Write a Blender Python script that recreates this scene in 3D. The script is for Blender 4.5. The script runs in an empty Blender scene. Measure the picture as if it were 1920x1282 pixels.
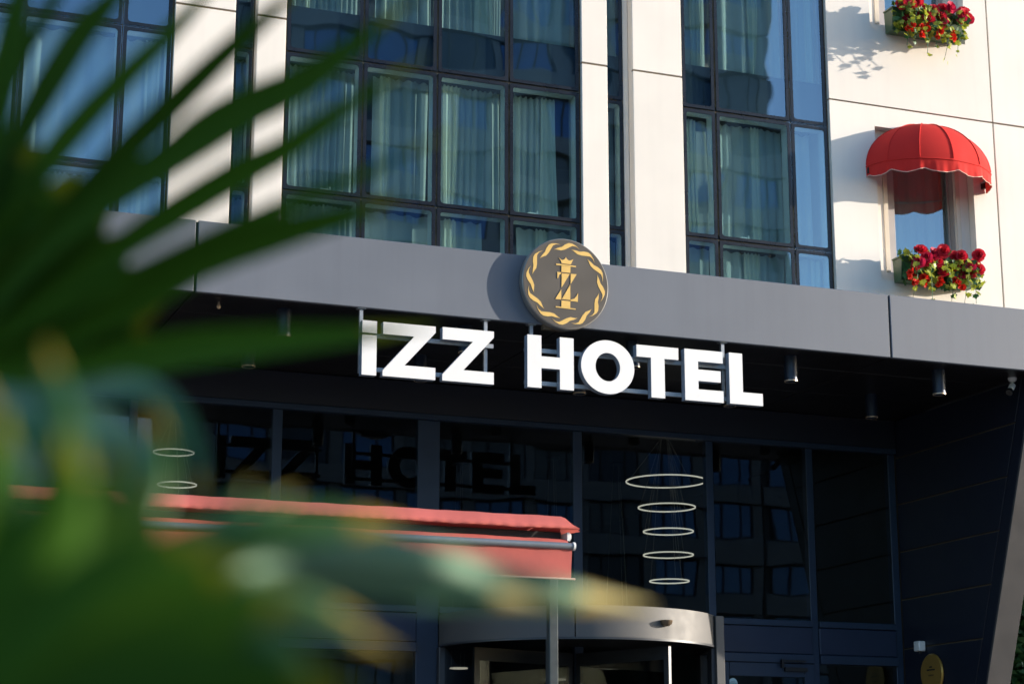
import bpy, bmesh, math, random
from mathutils import Vector, Matrix, Euler
random.seed(7)
sc = bpy.context.scene
col = sc.collection
R = math.radians
PI = math.pi

# ------------------------------------------------------------------ camera
EYE = 1.3
cd = bpy.data.cameras.new('camera'); cam = bpy.data.objects.new('camera', cd); col.objects.link(cam)
cam.location = (0, 0, EYE)
cam.rotation_euler = (PI/2 + 0.235081, 0, -0.371755)
cd.sensor_width = 36; cd.lens = 3670/1920*36
cd.clip_start = 0.05; cd.clip_end = 3000
cd.dof.use_dof = True; cd.dof.focus_distance = 20.9; cd.dof.aperture_fstop = 2.2; cd.dof.aperture_blades = 9
sc.camera = cam

# ------------------------------------------------------------------ sky and sun
SUN = Vector((3.3, -1.0, 0.7)).normalized()
w = bpy.data.worlds.new('World'); sc.world = w; w.use_nodes = True
nt = w.node_tree; bg = nt.nodes['Background']
sky = nt.nodes.new('ShaderNodeTexSky'); sky.sky_type = 'NISHITA'; sky.sun_disc = False
sky.sun_elevation = math.asin(SUN.z); sky.sun_rotation = math.atan2(SUN.x, SUN.y)
sky.air_density = 1.0; sky.dust_density = 1.0; sky.ozone_density = 3.0
nt.links.new(sky.outputs[0], bg.inputs[0]); bg.inputs[1].default_value = 0.15
sl = bpy.data.lights.new('sun', 'SUN'); so = bpy.data.objects.new('sun', sl); col.objects.link(so)
sl.energy = 3.2; sl.angle = R(0.5); sl.color = (1.0, 0.89, 0.76)
so.rotation_euler = SUN.to_track_quat('Z', 'Y').to_euler(); so.location = (60, -26, 13)
vs = sc.view_settings; vs.view_transform = 'Standard'; vs.look = 'None'; vs.exposure = 1.42; vs.gamma = 1
try: vs.use_curve_mapping = False
except Exception: pass
cy = sc.cycles
cy.use_denoising = True
try: cy.denoiser = 'OPENIMAGEDENOISE'
except Exception: pass
cy.max_bounces = 8; cy.transparent_max_bounces = 16; cy.glossy_bounces = 4; cy.diffuse_bounces = 3
cy.caustics_reflective = False; cy.caustics_refractive = False; cy.sample_clamp_indirect = 6

# ------------------------------------------------------------------ materials
def nodes(name):
    m = bpy.data.materials.new(name); m.use_nodes = True
    t = m.node_tree; b = t.nodes['Principled BSDF']
    return m, t, b
def mat(name, c, rough=0.6, metal=0.0, var=0.08, scale=3.0, bump=0.0, bscale=40.0, spec=0.5, streak=0.0, coat=0.0, orand=0.0):
    m, t, b = nodes(name)
    tc = t.nodes.new('ShaderNodeTexCoord')
    n = t.nodes.new('ShaderNodeTexNoise'); n.inputs['Scale'].default_value = scale; n.inputs['Detail'].default_value = 5
    oi = t.nodes.new('ShaderNodeObjectInfo')
    add = t.nodes.new('ShaderNodeVectorMath'); add.operation = 'ADD'
    t.links.new(tc.outputs['Object'], add.inputs[0]); t.links.new(oi.outputs['Location'], add.inputs[1])
    vec = add.outputs[0]
    t.links.new(vec, n.inputs['Vector'])
    mr = t.nodes.new('ShaderNodeMapRange'); mr.inputs[1].default_value = 0.3; mr.inputs[2].default_value = 0.7
    mr.inputs[3].default_value = 1-var; mr.inputs[4].default_value = 1+var
    t.links.new(n.outputs['Fac'], mr.inputs[0])
    fac = mr.outputs[0]
    if streak:
        mp = t.nodes.new('ShaderNodeMapping'); mp.inputs['Scale'].default_value = (9, 9, 0.35)
        t.links.new(vec, mp.inputs['Vector'])
        n2 = t.nodes.new('ShaderNodeTexNoise'); n2.inputs['Scale'].default_value = 1.2; n2.inputs['Detail'].default_value = 6
        t.links.new(mp.outputs[0], n2.inputs['Vector'])
        m2 = t.nodes.new('ShaderNodeMapRange'); m2.inputs[1].default_value = 0.45; m2.inputs[2].default_value = 0.8
        m2.inputs[3].default_value = 1; m2.inputs[4].default_value = 1-streak
        t.links.new(n2.outputs['Fac'], m2.inputs[0])
        mu = t.nodes.new('ShaderNodeMath'); mu.operation = 'MULTIPLY'
        t.links.new(fac, mu.inputs[0]); t.links.new(m2.outputs[0], mu.inputs[1]); fac = mu.outputs[0]
    if orand:
        m3 = t.nodes.new('ShaderNodeMapRange'); m3.inputs[3].default_value = 1-orand; m3.inputs[4].default_value = 1+orand*0.4
        t.links.new(oi.outputs['Random'], m3.inputs[0])
        mu2 = t.nodes.new('ShaderNodeMath'); mu2.operation = 'MULTIPLY'
        t.links.new(fac, mu2.inputs[0]); t.links.new(m3.outputs[0], mu2.inputs[1]); fac = mu2.outputs[0]
    vm = t.nodes.new('ShaderNodeVectorMath'); vm.operation = 'SCALE'; vm.inputs[0].default_value = c[:3]
    t.links.new(fac, vm.inputs['Scale']); t.links.new(vm.outputs[0], b.inputs['Base Color'])
    rr = t.nodes.new('ShaderNodeMapRange'); rr.inputs[1].default_value = 0.3; rr.inputs[2].default_value = 0.7
    rr.inputs[3].default_value = rough*0.9; rr.inputs[4].default_value = min(1, rough*1.1)
    t.links.new(n.outputs['Fac'], rr.inputs[0]); t.links.new(rr.outputs[0], b.inputs['Roughness'])
    b.inputs['Metallic'].default_value = metal; b.inputs['Specular IOR Level'].default_value = spec
    b.inputs['Coat Weight'].default_value = coat
    if bump:
        nb = t.nodes.new('ShaderNodeTexNoise'); nb.inputs['Scale'].default_value = bscale; nb.inputs['Detail'].default_value = 3
        t.links.new(vec, nb.inputs['Vector'])
        bp = t.nodes.new('ShaderNodeBump'); bp.inputs['Strength'].default_value = bump; bp.inputs['Distance'].default_value = 0.01
        t.links.new(nb.outputs['Fac'], bp.inputs['Height']); t.links.new(bp.outputs[0], b.inputs['Normal'])
    return m
def emit(name, c, s):
    m, t, b = nodes(name)
    b.inputs['Base Color'].default_value = (*c, 1); b.inputs['Emission Color'].default_value = (*c, 1)
    b.inputs['Emission Strength'].default_value = s
    return m
def glass(name, tint, base, gcol, wav=0.0, wscale=1.2):
    m, t, b = nodes(name); t.nodes.remove(b)
    out = t.nodes['Material Output']
    tr = t.nodes.new('ShaderNodeBsdfTransparent'); tr.inputs[0].default_value = (*tint, 1)
    gl = t.nodes.new('ShaderNodeBsdfGlossy'); gl.inputs['Color'].default_value = (*gcol, 1); gl.inputs['Roughness'].default_value = 0.0
    lw = t.nodes.new('ShaderNodeLayerWeight'); lw.inputs[0].default_value = 0.5
    fr = t.nodes.new('ShaderNodeMath'); fr.operation = 'POWER'; fr.inputs[1].default_value = 5.0
    t.links.new(lw.outputs['Facing'], fr.inputs[0])
    ad = t.nodes.new('ShaderNodeMath'); ad.operation = 'MULTIPLY_ADD'; ad.use_clamp = True
    ad.inputs[1].default_value = max(0.0, 0.96-base) if base > 0 else 0.0; ad.inputs[2].default_value = base
    t.links.new(fr.outputs[0], ad.inputs[0])
    mx = t.nodes.new('ShaderNodeMixShader')
    t.links.new(ad.outputs[0], mx.inputs[0]); t.links.new(tr.outputs[0], mx.inputs[1]); t.links.new(gl.outputs[0], mx.inputs[2])
    t.links.new(mx.outputs[0], out.inputs['Surface'])
    if wav:
        tc = t.nodes.new('ShaderNodeTexCoord'); oi = t.nodes.new('ShaderNodeObjectInfo')
        add = t.nodes.new('ShaderNodeVectorMath'); add.operation = 'ADD'
        t.links.new(tc.outputs['Object'], add.inputs[0])
        sc_ = t.nodes.new('ShaderNodeVectorMath'); sc_.operation = 'SCALE'; sc_.inputs['Scale'].default_value = 3.7
        t.links.new(oi.outputs['Location'], sc_.inputs[0]); t.links.new(sc_.outputs[0], add.inputs[1])
        n = t.nodes.new('ShaderNodeTexNoise'); n.inputs['Scale'].default_value = wscale; n.inputs['Detail'].default_value = 1.0
        t.links.new(add.outputs[0], n.inputs['Vector'])
        bp = t.nodes.new('ShaderNodeBump'); bp.inputs['Strength'].default_value = 1.0; bp.inputs['Distance'].default_value = wav
        t.links.new(n.outputs['Fac'], bp.inputs['Height'])
        t.links.new(bp.outputs[0], gl.inputs['Normal'])
    return m
def cloth(name, c, trans=0.35, bump=0.1, bscale=60, var=0.06, rough=0.85):
    m = mat(name, c, rough, 0, var, 2.5, bump, bscale, spec=0.2)
    t = m.node_tree; b = t.nodes['Principled BSDF']; out = t.nodes['Material Output']
    tl = t.nodes.new('ShaderNodeBsdfTranslucent'); tl.inputs[0].default_value = (*c[:3], 1)
    mx = t.nodes.new('ShaderNodeMixShader'); mx.inputs[0].default_value = trans
    t.links.new(b.outputs[0], mx.inputs[1]); t.links.new(tl.outputs[0], mx.inputs[2]); t.links.new(mx.outputs[0], out.inputs['Surface'])
    return m
def leafmat(name, c, tip, tip0=0.75, tip1=0.95, trans=0.3, rough=0.4, spec=0.5):
    m, t, b = nodes(name); out = t.nodes['Material Output']
    uv = t.nodes.new('ShaderNodeUVMap'); sp = t.nodes.new('ShaderNodeSeparateXYZ'); t.links.new(uv.outputs[0], sp.inputs[0])
    oi = t.nodes.new('ShaderNodeObjectInfo')
    tc = t.nodes.new('ShaderNodeTexCoord')
    n = t.nodes.new('ShaderNodeTexNoise'); n.inputs['Scale'].default_value = 14; t.links.new(tc.outputs['Object'], n.inputs['Vector'])
    ad = t.nodes.new('ShaderNodeMath'); ad.operation = 'MULTIPLY_ADD'; ad.inputs[1].default_value = 0.25; t.links.new(n.outputs['Fac'], ad.inputs[0])
    t.links.new(sp.outputs[0], ad.inputs[2])
    rp = t.nodes.new('ShaderNodeValToRGB'); e = rp.color_ramp.elements
    e[0].position = 0.0; e[0].color = (*c, 1)
    e[1].position = min(1.0, tip1); e[1].color = (*tip, 1)
    k = rp.color_ramp.elements.new(tip0); k.color = (*c, 1)
    k = rp.color_ramp.elements.new((tip0+tip1)/2+0.03); k.color = (tip[0]*0.8, c[1]*0.6+tip[1]*0.7, c[2]*0.8, 1)
    t.links.new(ad.outputs[0], rp.inputs[0])
    hs = t.nodes.new('ShaderNodeHueSaturation')
    mr = t.nodes.new('ShaderNodeMapRange'); mr.inputs[3].default_value = 0.75; mr.inputs[4].default_value = 1.3
    t.links.new(oi.outputs['Random'], mr.inputs[0]); t.links.new(mr.outputs[0], hs.inputs['Value']); t.links.new(rp.outputs[0], hs.inputs['Color'])
    t.links.new(hs.outputs[0], b.inputs['Base Color'])
    b.inputs['Roughness'].default_value = rough; b.inputs['Specular IOR Level'].default_value = spec; b.inputs['Specular Tint'].default_value = (0.62, 0.92, 0.72, 1)
    tl = t.nodes.new('ShaderNodeBsdfTranslucent'); t.links.new(hs.outputs[0], tl.inputs[0])
    mx = t.nodes.new('ShaderNodeMixShader'); mx.inputs[0].default_value = trans
    t.links.new(b.outputs[0], mx.inputs[1]); t.links.new(tl.outputs[0], mx.inputs[2]); t.links.new(mx.outputs[0], out.inputs['Surface'])
    return m

MT = dict(
 white=mat('white_panel', (0.80, 0.74, 0.66), 0.55, 0, 0.035, 1.3, 0.04, 70, streak=0.035, orand=0.05),
 reveal=mat('white_reveal', (0.72, 0.72, 0.68), 0.6, 0, 0.03, 2),
 joint=mat('joint_sealant', (0.16, 0.12, 0.075), 0.8, 0, 0.15, 6),
 fascia=mat('grey_fascia', (0.126, 0.142, 0.172), 0.58, 0.0, 0.06, 1.1, 0.2, 1.3, streak=0.06),
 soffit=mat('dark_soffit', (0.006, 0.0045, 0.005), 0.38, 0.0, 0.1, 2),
 sidewall=mat('dark_blue_panel', (0.0045, 0.0075, 0.018), 0.5, 0.0, 0.1, 2),
 strip=mat('grey_strip', (0.07, 0.067, 0.067), 0.45, 0.2, 0.06, 3),
 alu=mat('slate_mullion', (0.021, 0.040, 0.076), 0.42, 0.3, 0.06, 5),
 infill=mat('slate_infill', (0.015, 0.027, 0.06), 0.45, 0.2, 0.06, 4),
 dframe=mat('black_frit', (0.007, 0.009, 0.015), 0.28, 0, 0.1, 5),
 gap=mat('bronze_gap', (0.10, 0.065, 0.04), 0.4, 0.7, 0.2, 8),
 spandrel=mat('spandrel_navy', (0.012, 0.02, 0.035), 0.4, 0, 0.1, 3),
 letter=mat('white_acrylic', (0.83, 0.82, 0.80), 0.35, 0, 0.015, 3, spec=0.5),
 lside=mat('letter_return', (0.22, 0.27, 0.34), 0.4, 0.1, 0.04, 6),
 steel=mat('galvanised_steel', (0.36, 0.39, 0.42), 0.45, 0.6, 0.12, 18),
 disc=mat('emblem_face', (0.118, 0.102, 0.084), 0.38, 0.2, 0.04, 4),
 rim=mat('emblem_rim', (0.25, 0.24, 0.22), 0.4, 0.4, 0.05, 8),
 gold=mat('emblem_gold', (0.80, 0.52, 0.16), 0.35, 0.1, 0.04, 9),
 red=cloth('red_canvas', (0.64, 0.03, 0.024), 0.08, 0.08, 120),
 redpale=cloth('faded_red_canvas', (0.60, 0.15, 0.125), 0.15, 0.18, 14, 0.08),
 piping=mat('pale_piping', (0.66, 0.40, 0.32), 0.8),
 awnbar=mat('awning_bar', (0.19, 0.215, 0.24), 0.4, 0.4, 0.05, 8),
 plastic=mat('white_plastic', (0.74, 0.74, 0.72), 0.4),
 post=mat('post_metal', (0.05, 0.062, 0.066), 0.45, 0.4, 0.1, 14),
 boxgreen=mat('planter_green', (0.030, 0.075, 0.030), 0.4, 0, 0.1, 6),
 rose=cloth('rose_petal', (0.72, 0.035, 0.06), 0.3, 0.0, 20, 0.25, 0.6),
 rosep=cloth('rose_petal_crimson', (0.62, 0.03, 0.09), 0.3, 0.0, 20, 0.25, 0.6),
 geran=cloth('orange_red_petal', (0.68, 0.030, 0.012), 0.3, 0.0, 20, 0.25, 0.6),
 ivy=leafmat('ivy_leaf', (0.34, 0.37, 0.035), (0.38, 0.42, 0.06), 0.8, 0.98, 0.35),
 ivyd=leafmat('dark_leaf', (0.035, 0.10, 0.03), (0.05, 0.11, 0.03), 0.8, 0.98, 0.25),
 stem=mat('vine_stem', (0.03, 0.14, 0.07), 0.6),
 curtain=cloth('sheer_curtain', (0.74, 0.77, 0.74), 0.40, 0.0, 20, 0.04),
 drape=cloth('cream_drape', (0.86, 0.84, 0.70), 0.30, 0.0, 20, 0.04),
 room=mat('room_plaster', (0.20, 0.19, 0.17), 0.8, 0, 0.05, 1),
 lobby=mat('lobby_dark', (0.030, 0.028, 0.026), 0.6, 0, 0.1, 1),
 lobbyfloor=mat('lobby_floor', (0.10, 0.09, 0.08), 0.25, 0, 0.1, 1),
 header=mat('brushed_header', (0.105, 0.105, 0.105), 0.6, 0.2, 0.05, 5),
 doormetal=mat('door_metal', (0.05, 0.055, 0.065), 0.4, 0.4, 0.05, 6),
 bronze=mat('bronze_sensor', (0.20, 0.15, 0.10), 0.35, 0.6),
 ring=emit('led_ring', (1.0, 0.90, 0.74), 0.32),
 ringoff=mat('ring_metal', (0.55, 0.5, 0.42), 0.3, 0.6),
 dark=mat('black_metal', (0.012, 0.012, 0.013), 0.45, 0.2),
 lampbody=mat('lamp_slate', (0.016, 0.027, 0.05), 0.4, 0.4, 0.05, 9),
 lens=mat('lamp_lens', (0.55, 0.42, 0.30), 0.3, 0.3),
 plaque=mat('gold_plaque', (0.42, 0.24, 0.05), 0.35, 0.5, 0.05, 8),
 ink=mat('ink', (0.01, 0.01, 0.01), 0.5),
 sticker=mat('pale_sticker', (0.55, 0.75, 0.80), 0.4),
 stext=mat('sticker_teal', (0.10, 0.32, 0.38), 0.4),
 ground=mat('asphalt', (0.055, 0.055, 0.058), 0.9, 0, 0.2, 0.6, 0.3, 60),
 paving=mat('paving', (0.19, 0.18, 0.17), 0.8, 0, 0.12, 1.5, 0.2, 30),
 kerb=mat('kerb_stone', (0.33, 0.32, 0.30), 0.8, 0, 0.1, 3),
 paint=mat('road_paint', (0.72, 0.72, 0.70), 0.6, 0, 0.1, 6),
 bark=mat('bark', (0.10, 0.07, 0.045), 0.9, 0, 0.3, 14, 0.8, 30),
 fibre=mat('palm_fibre', (0.12, 0.08, 0.045), 0.9, 0, 0.3, 20, 0.9, 40),
 petiole=mat('petiole', (0.06, 0.13, 0.03), 0.5, 0, 0.1, 9),
 palm=leafmat('palm_leaf', (0.033, 0.088, 0.005), (0.20, 0.16, 0.03), 0.99, 1.2, 0.25, 0.6, 0.12),
 palmd=leafmat('palm_leaf_dry_tip', (0.034, 0.098, 0.020), (0.45, 0.27, 0.02), 0.99, 1.12, 0.3, 0.40, 0.7),
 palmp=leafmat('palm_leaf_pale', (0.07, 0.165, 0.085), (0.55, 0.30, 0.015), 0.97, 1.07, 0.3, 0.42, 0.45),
 tree=leafmat('tree_leaf', (0.045, 0.095, 0.025), (0.06, 0.12, 0.03), 0.8, 0.98, 0.2),
 owall=mat('opposite_render', (0.24, 0.235, 0.23), 0.7, 0, 0.05, 0.4),
 ogrey=mat('opposite_grey', (0.08, 0.08, 0.085), 0.7, 0, 0.05, 0.4),
 oframe=mat('opposite_frame', (0.03, 0.035, 0.045), 0.5),
 oglass=mat('opposite_glass', (0.05, 0.14, 0.32), 0.10, 0.35, 0.15, 0.5, spec=0.9),
 oblind=mat('opposite_blind', (0.13, 0.14, 0.15), 0.3, 0, 0.1, 0.5), odark=mat('opposite_dark', (0.015, 0.03, 0.06), 0.1, 0, 0.1, 0.5),
 ored=mat('opposite_red', (0.45, 0.03, 0.02), 0.6),
 gupper=glass('tinted_pane', (0.64, 0.81, 0.84), 0.22, (0.62, 0.82, 1.0), 0.0035, 1.0),
 globby=glass('lobby_pane', (0.55, 0.60, 0.62), 0.05, (0.80, 0.90, 1.0), 0.0022, 0.9),
 gdoor=glass('door_pane', (0.62, 0.64, 0.63), 0.012, (0.9, 0.95, 1.0)),
 winframe=mat('taupe_frame', (0.40, 0.37, 0.36), 0.45, 0.1), trim=mat('tan_trim', (0.66, 0.57, 0.45), 0.5),
 clear=glass('pane_edge', (0.92, 0.96, 0.94), 0.0, (1, 1, 1)),
 glens=mat('camera_lens', (0.01, 0.01, 0.012), 0.1),
)

# ------------------------------------------------------------------ mesh helpers (all coordinates are world metres)
WO = {}
def box(x0, x1, y0, y1, z0, z1):
    v = [(x0,y0,z0),(x1,y0,z0),(x1,y1,z0),(x0,y1,z0),(x0,y0,z1),(x1,y0,z1),(x1,y1,z1),(x0,y1,z1)]
    f = [(0,3,2,1),(4,5,6,7),(0,1,5,4),(1,2,6,5),(2,3,7,6),(3,0,4,7)]
    return v, f
def join(*parts):
    V = []; F = []
    for v, f in parts:
        o = len(V); V += list(v); F += [tuple(i+o for i in q) for q in f]
    return V, F
def prism(poly, y0, y1):
    n = len(poly)
    V = [(x, y0, z) for x, z in poly] + [(x, y1, z) for x, z in poly]
    F = [tuple(range(n)), tuple(range(2*n-1, n-1, -1))]
    for i in range(n):
        j = (i+1) % n; F.append((i, i+n, j+n, j))
    return V, F
def ringprism(c, rx, rz, ix, iz, y0, y1, n=64):
    V = []; F = []
    for k in range(n):
        a = 2*PI*k/n; ca, sa = math.cos(a), math.sin(a)
        for (ax, az) in ((rx, rz), (ix, iz)):
            for y in (y0, y1): V.append((c[0]+ax*ca, y, c[1]+az*sa))
    for k in range(n):
        a = 4*k; b = 4*((k+1) % n)
        F += [(a, b, b+2, a+2), (a+1, a+3, b+3, b+1), (a, a+1, b+1, b), (a+2, b+2, b+3, a+3)]
    return V, F
def lathe(prof, c, axis='Z', n=24):
    V = []; F = []; m = len(prof)
    for k in range(n):
        a = 2*PI*k/n; ca, sa = math.cos(a), math.sin(a)
        for r, h in prof:
            if axis == 'Z': V.append((c[0]+r*ca, c[1]+r*sa, c[2]+h))
            elif axis == 'Y': V.append((c[0]+r*ca, c[1]+h, c[2]+r*sa))
            else: V.append((c[0]+h, c[1]+r*ca, c[2]+r*sa))
    for k in range(n):
        for i in range(m-1):
            a = k*m+i; b = ((k+1) % n)*m+i
            F.append((a, b, b+1, a+1))
    return V, F
def tube(pts, r, n=8, cap=True):
    P = [Vector(p) for p in pts]; V = []; F = []
    rs = r if isinstance(r, (list, tuple)) else [r]*len(P)
    for i, p in enumerate(P):
        d = (P[min(i+1, len(P)-1)] - P[max(i-1, 0)]).normalized()
        u = d.cross(Vector((0, 0, 1)));
        if u.length < 1e-3: u = d.cross(Vector((1, 0, 0)))
        u.normalize(); w_ = d.cross(u)
        for k in range(n):
            a = 2*PI*k/n; V.append(tuple(p + u*math.cos(a)*rs[i] + w_*math.sin(a)*rs[i]))
    for i in range(len(P)-1):
        for k in range(n):
            a = i*n+k; b = i*n+(k+1) % n; F.append((a, b, b+n, a+n))
    if cap:
        F.append(tuple(range(n-1, -1, -1))); F.append(tuple(range((len(P)-1)*n, len(P)*n)))
    return V, F
def thing(name, loc, label, cat, group=None):
    o = bpy.data.objects.new(name, None); col.objects.link(o); o.location = loc; o.empty_display_size = 0.2
    o['label'] = label; o['category'] = cat
    if group: o['group'] = group
    WO[o] = Vector(loc)
    return o
def tag(o, label, cat, group=None):
    o['label'] = label; o['category'] = cat
    if group: o['group'] = group
    return o
def obj(name, vf, m, parent=None, origin=None, bevel=0.0, smooth=False, mats=None, fmat=None, uvs=None, kind=None, label=None):
    v, f = vf
    V = [Vector(p) for p in v]
    if origin is None:
        lo = Vector((min(p.x for p in V), min(p.y for p in V), min(p.z for p in V)))
        hi = Vector((max(p.x for p in V), max(p.y for p in V), max(p.z for p in V)))
        origin = (lo+hi)/2; origin.z = lo.z if parent is None else origin.z
    origin = Vector(origin)
    me = bpy.data.meshes.new(name); me.from_pydata([tuple(p-origin) for p in V], [], f)
    if mats:
        for k in mats: me.materials.append(k)
        if fmat:
            for p, k in zip(me.polygons, fmat): p.material_index = k
    else: me.materials.append(m)
    if uvs:
        ul = me.uv_layers.new(name='UVMap')
        for p in me.polygons:
            for li in p.loop_indices: ul.data[li].uv = uvs[me.loops[li].vertex_index]
    if bevel or not smooth:
        bm = bmesh.new(); bm.from_mesh(me)
        if not uvs: bmesh.ops.recalc_face_normals(bm, faces=bm.faces)
        if bevel: bmesh.ops.bevel(bm, geom=[e for e in bm.edges if e.is_manifold and e.calc_face_angle(0) > 0.5], offset=bevel, segments=1, affect='EDGES', clamp_overlap=True)
        bm.to_mesh(me); bm.free()
    if smooth:
        bm = bmesh.new(); bm.from_mesh(me)
        if not uvs: bmesh.ops.recalc_face_normals(bm, faces=bm.faces)
        bm.to_mesh(me); bm.free()
        for p in me.polygons: p.use_smooth = True
        if smooth != 'all':
            me.set_sharp_from_angle(angle=R(40))
    o = bpy.data.objects.new(name, me); col.objects.link(o)
    WO[o] = origin
    if parent is not None:
        o.parent = parent; o.location = origin - WO[parent]
    else: o.location = origin
    if kind: o['kind'] = kind
    if label: o['label'] = label
    return o
def place(name, me, parent, loc, rot=(0,0,0), scale=(1,1,1)):
    o = bpy.data.objects.new(name, me); col.objects.link(o); o.parent = parent
    loc = Vector(loc); WO[o] = loc
    o.location = loc - (WO[parent] if parent else Vector()); o.rotation_euler = rot; o.scale = scale
    return o
def ordn(k): return ['first', 'second', 'third', 'fourth', 'fifth', 'sixth'][k]

# ------------------------------------------------------------------ key planes
YF, YW, YG = 18.75, 20.25, 22.05        # fascia face, white facade face, entrance glass
ZS, ZT = 6.355, 7.085                   # soffit, fascia top
SX = 14.055                             # entrance side wall

# ------------------------------------------------------------------ ground
g = obj('ground', ([(-900,-900,-0.02),(900,-900,-0.02),(900,900,-0.02),(-900,900,-0.02)], [(0,1,2,3)]), MT['ground'], kind='structure')
g = obj('road', box(-200, 200, -50, -4, -0.5, -0.004), MT['ground'], kind='structure')
g = obj('pavement', box(-60, 60, -3.8, 34, -0.5, 0.0), MT['paving'], kind='structure')
g = obj('kerb', box(-60, 60, -4.0, -3.8, -0.5, 0.02), MT['kerb'], kind='structure', bevel=0.015)

# ------------------------------------------------------------------ hotel building: white panels, glazed bays
H = thing('hotel_building', (8, 21, 0), 'white panelled hotel front with dark glazed bays above the grey entrance canopy', 'building')
ZB, ZE = 7.0, 13.4
def panel(x0, x1, z0, z1, y=YW, d=0.05):
    y += random.uniform(0, 0.004)
    return obj('wall_panel', box(x0, x1, y, y+d, z0, z1), MT['white'], H, bevel=0.004)
J = 0.011
for (x0, x1) in ((3.885, 4.565), (4.82, 5.15), (8.795, 9.13), (9.47, 10.13)):
    panel(x0, x1, ZB, 10.03-J); panel(x0, x1, 10.03+J, ZE)
    obj('joint', box(x0+0.004, x1-0.004, YW+0.015, YW+0.05, 10.03-J+0.001, 10.03+J-0.001), MT['joint'], H)
    obj('pier_core', box(x0+0.003, x1-0.003, YW+0.052, YW+0.42, ZB, ZE), MT['white'], H)
# reveal beside the narrow right slit
obj('pier_return', box(9.40, 9.466, YW+0.14, YW+0.16, ZB, ZE), MT['white'], H)
# right hand wall with window recesses
XJ = 14.632
WX0, WX1 = 12.835, 14.272
def wall_with_recess(x0, x1, z0, z1, rz0, rz1):
    X = [x0, WX0, WX1, x1]; Z = [z0, rz0, rz1, z1]; V = []; F = []
    for y in (YW, YW+0.05):
        for z in Z:
            for x in X: V.append((x, y, z))
    for o in (0, 16):
        for i in range(3):
            for j in range(3):
                if i == 1 and j == 1: continue
                F.append((o+4*i+j, o+4*i+j+1, o+4*i+j+5, o+4*i+j+4))
    for loop in ([0, 1, 2, 3, 7, 11, 15, 14, 13, 12, 8, 4], [5, 6, 10, 9]):
        for a, b_ in zip(loop, loop[1:]+loop[:1]): F.append((a, b_, b_+16, a+16))
    obj('wall_panel', (V, F), MT['white'], H)
wall_with_recess(12.19, XJ-J, ZB, 10.03-J, 7.735, 9.752)
wall_with_recess(12.19, XJ-J, 10.03+J, ZE, 11.065, 13.08)
for (z0, z1) in ((ZB, 10.03-J), (10.03+J, ZE)):
    panel(XJ+J, 16.6, z0, z1)
    obj('joint', box(XJ-J+0.001, XJ+J-0.001, YW+0.018, YW+0.05, z0, z1), MT['joint'], H)
obj('joint', box(12.19, 16.6, YW+0.016, YW+0.05, 10.03-J+0.001, 10.03+J-0.001), MT['joint'], H)
obj('wall', join(box(12.19, 12.83, YW+0.052, YW+1.5, ZB, ZE), box(14.28, 16.6, YW+0.052, YW+1.5, ZB, ZE)), MT['white'], H)
obj('wall', box(17.5, 24, YW, YW+1.4, 0.0, ZB-0.02), MT['strip'], H)
obj('wall', box(-12, 1.05, YW, YW+0.4, 0.0, ZE), MT['white'], H)
obj('roof', box(-12, 24, YW+0.3, 34, ZE, ZE+0.4), MT['room'], H)
obj('wall', box(-12, 24, 23.2, 23.4, ZB, ZE), MT['room'], H)
obj('floor', box(-12, 24, YW+0.43, 34, 6.75, ZB-0.004), MT['room'], H)
obj('floor', box(-12, 24, YW+0.50, 34, 9.72, 10.20), MT['room'], H)

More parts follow.
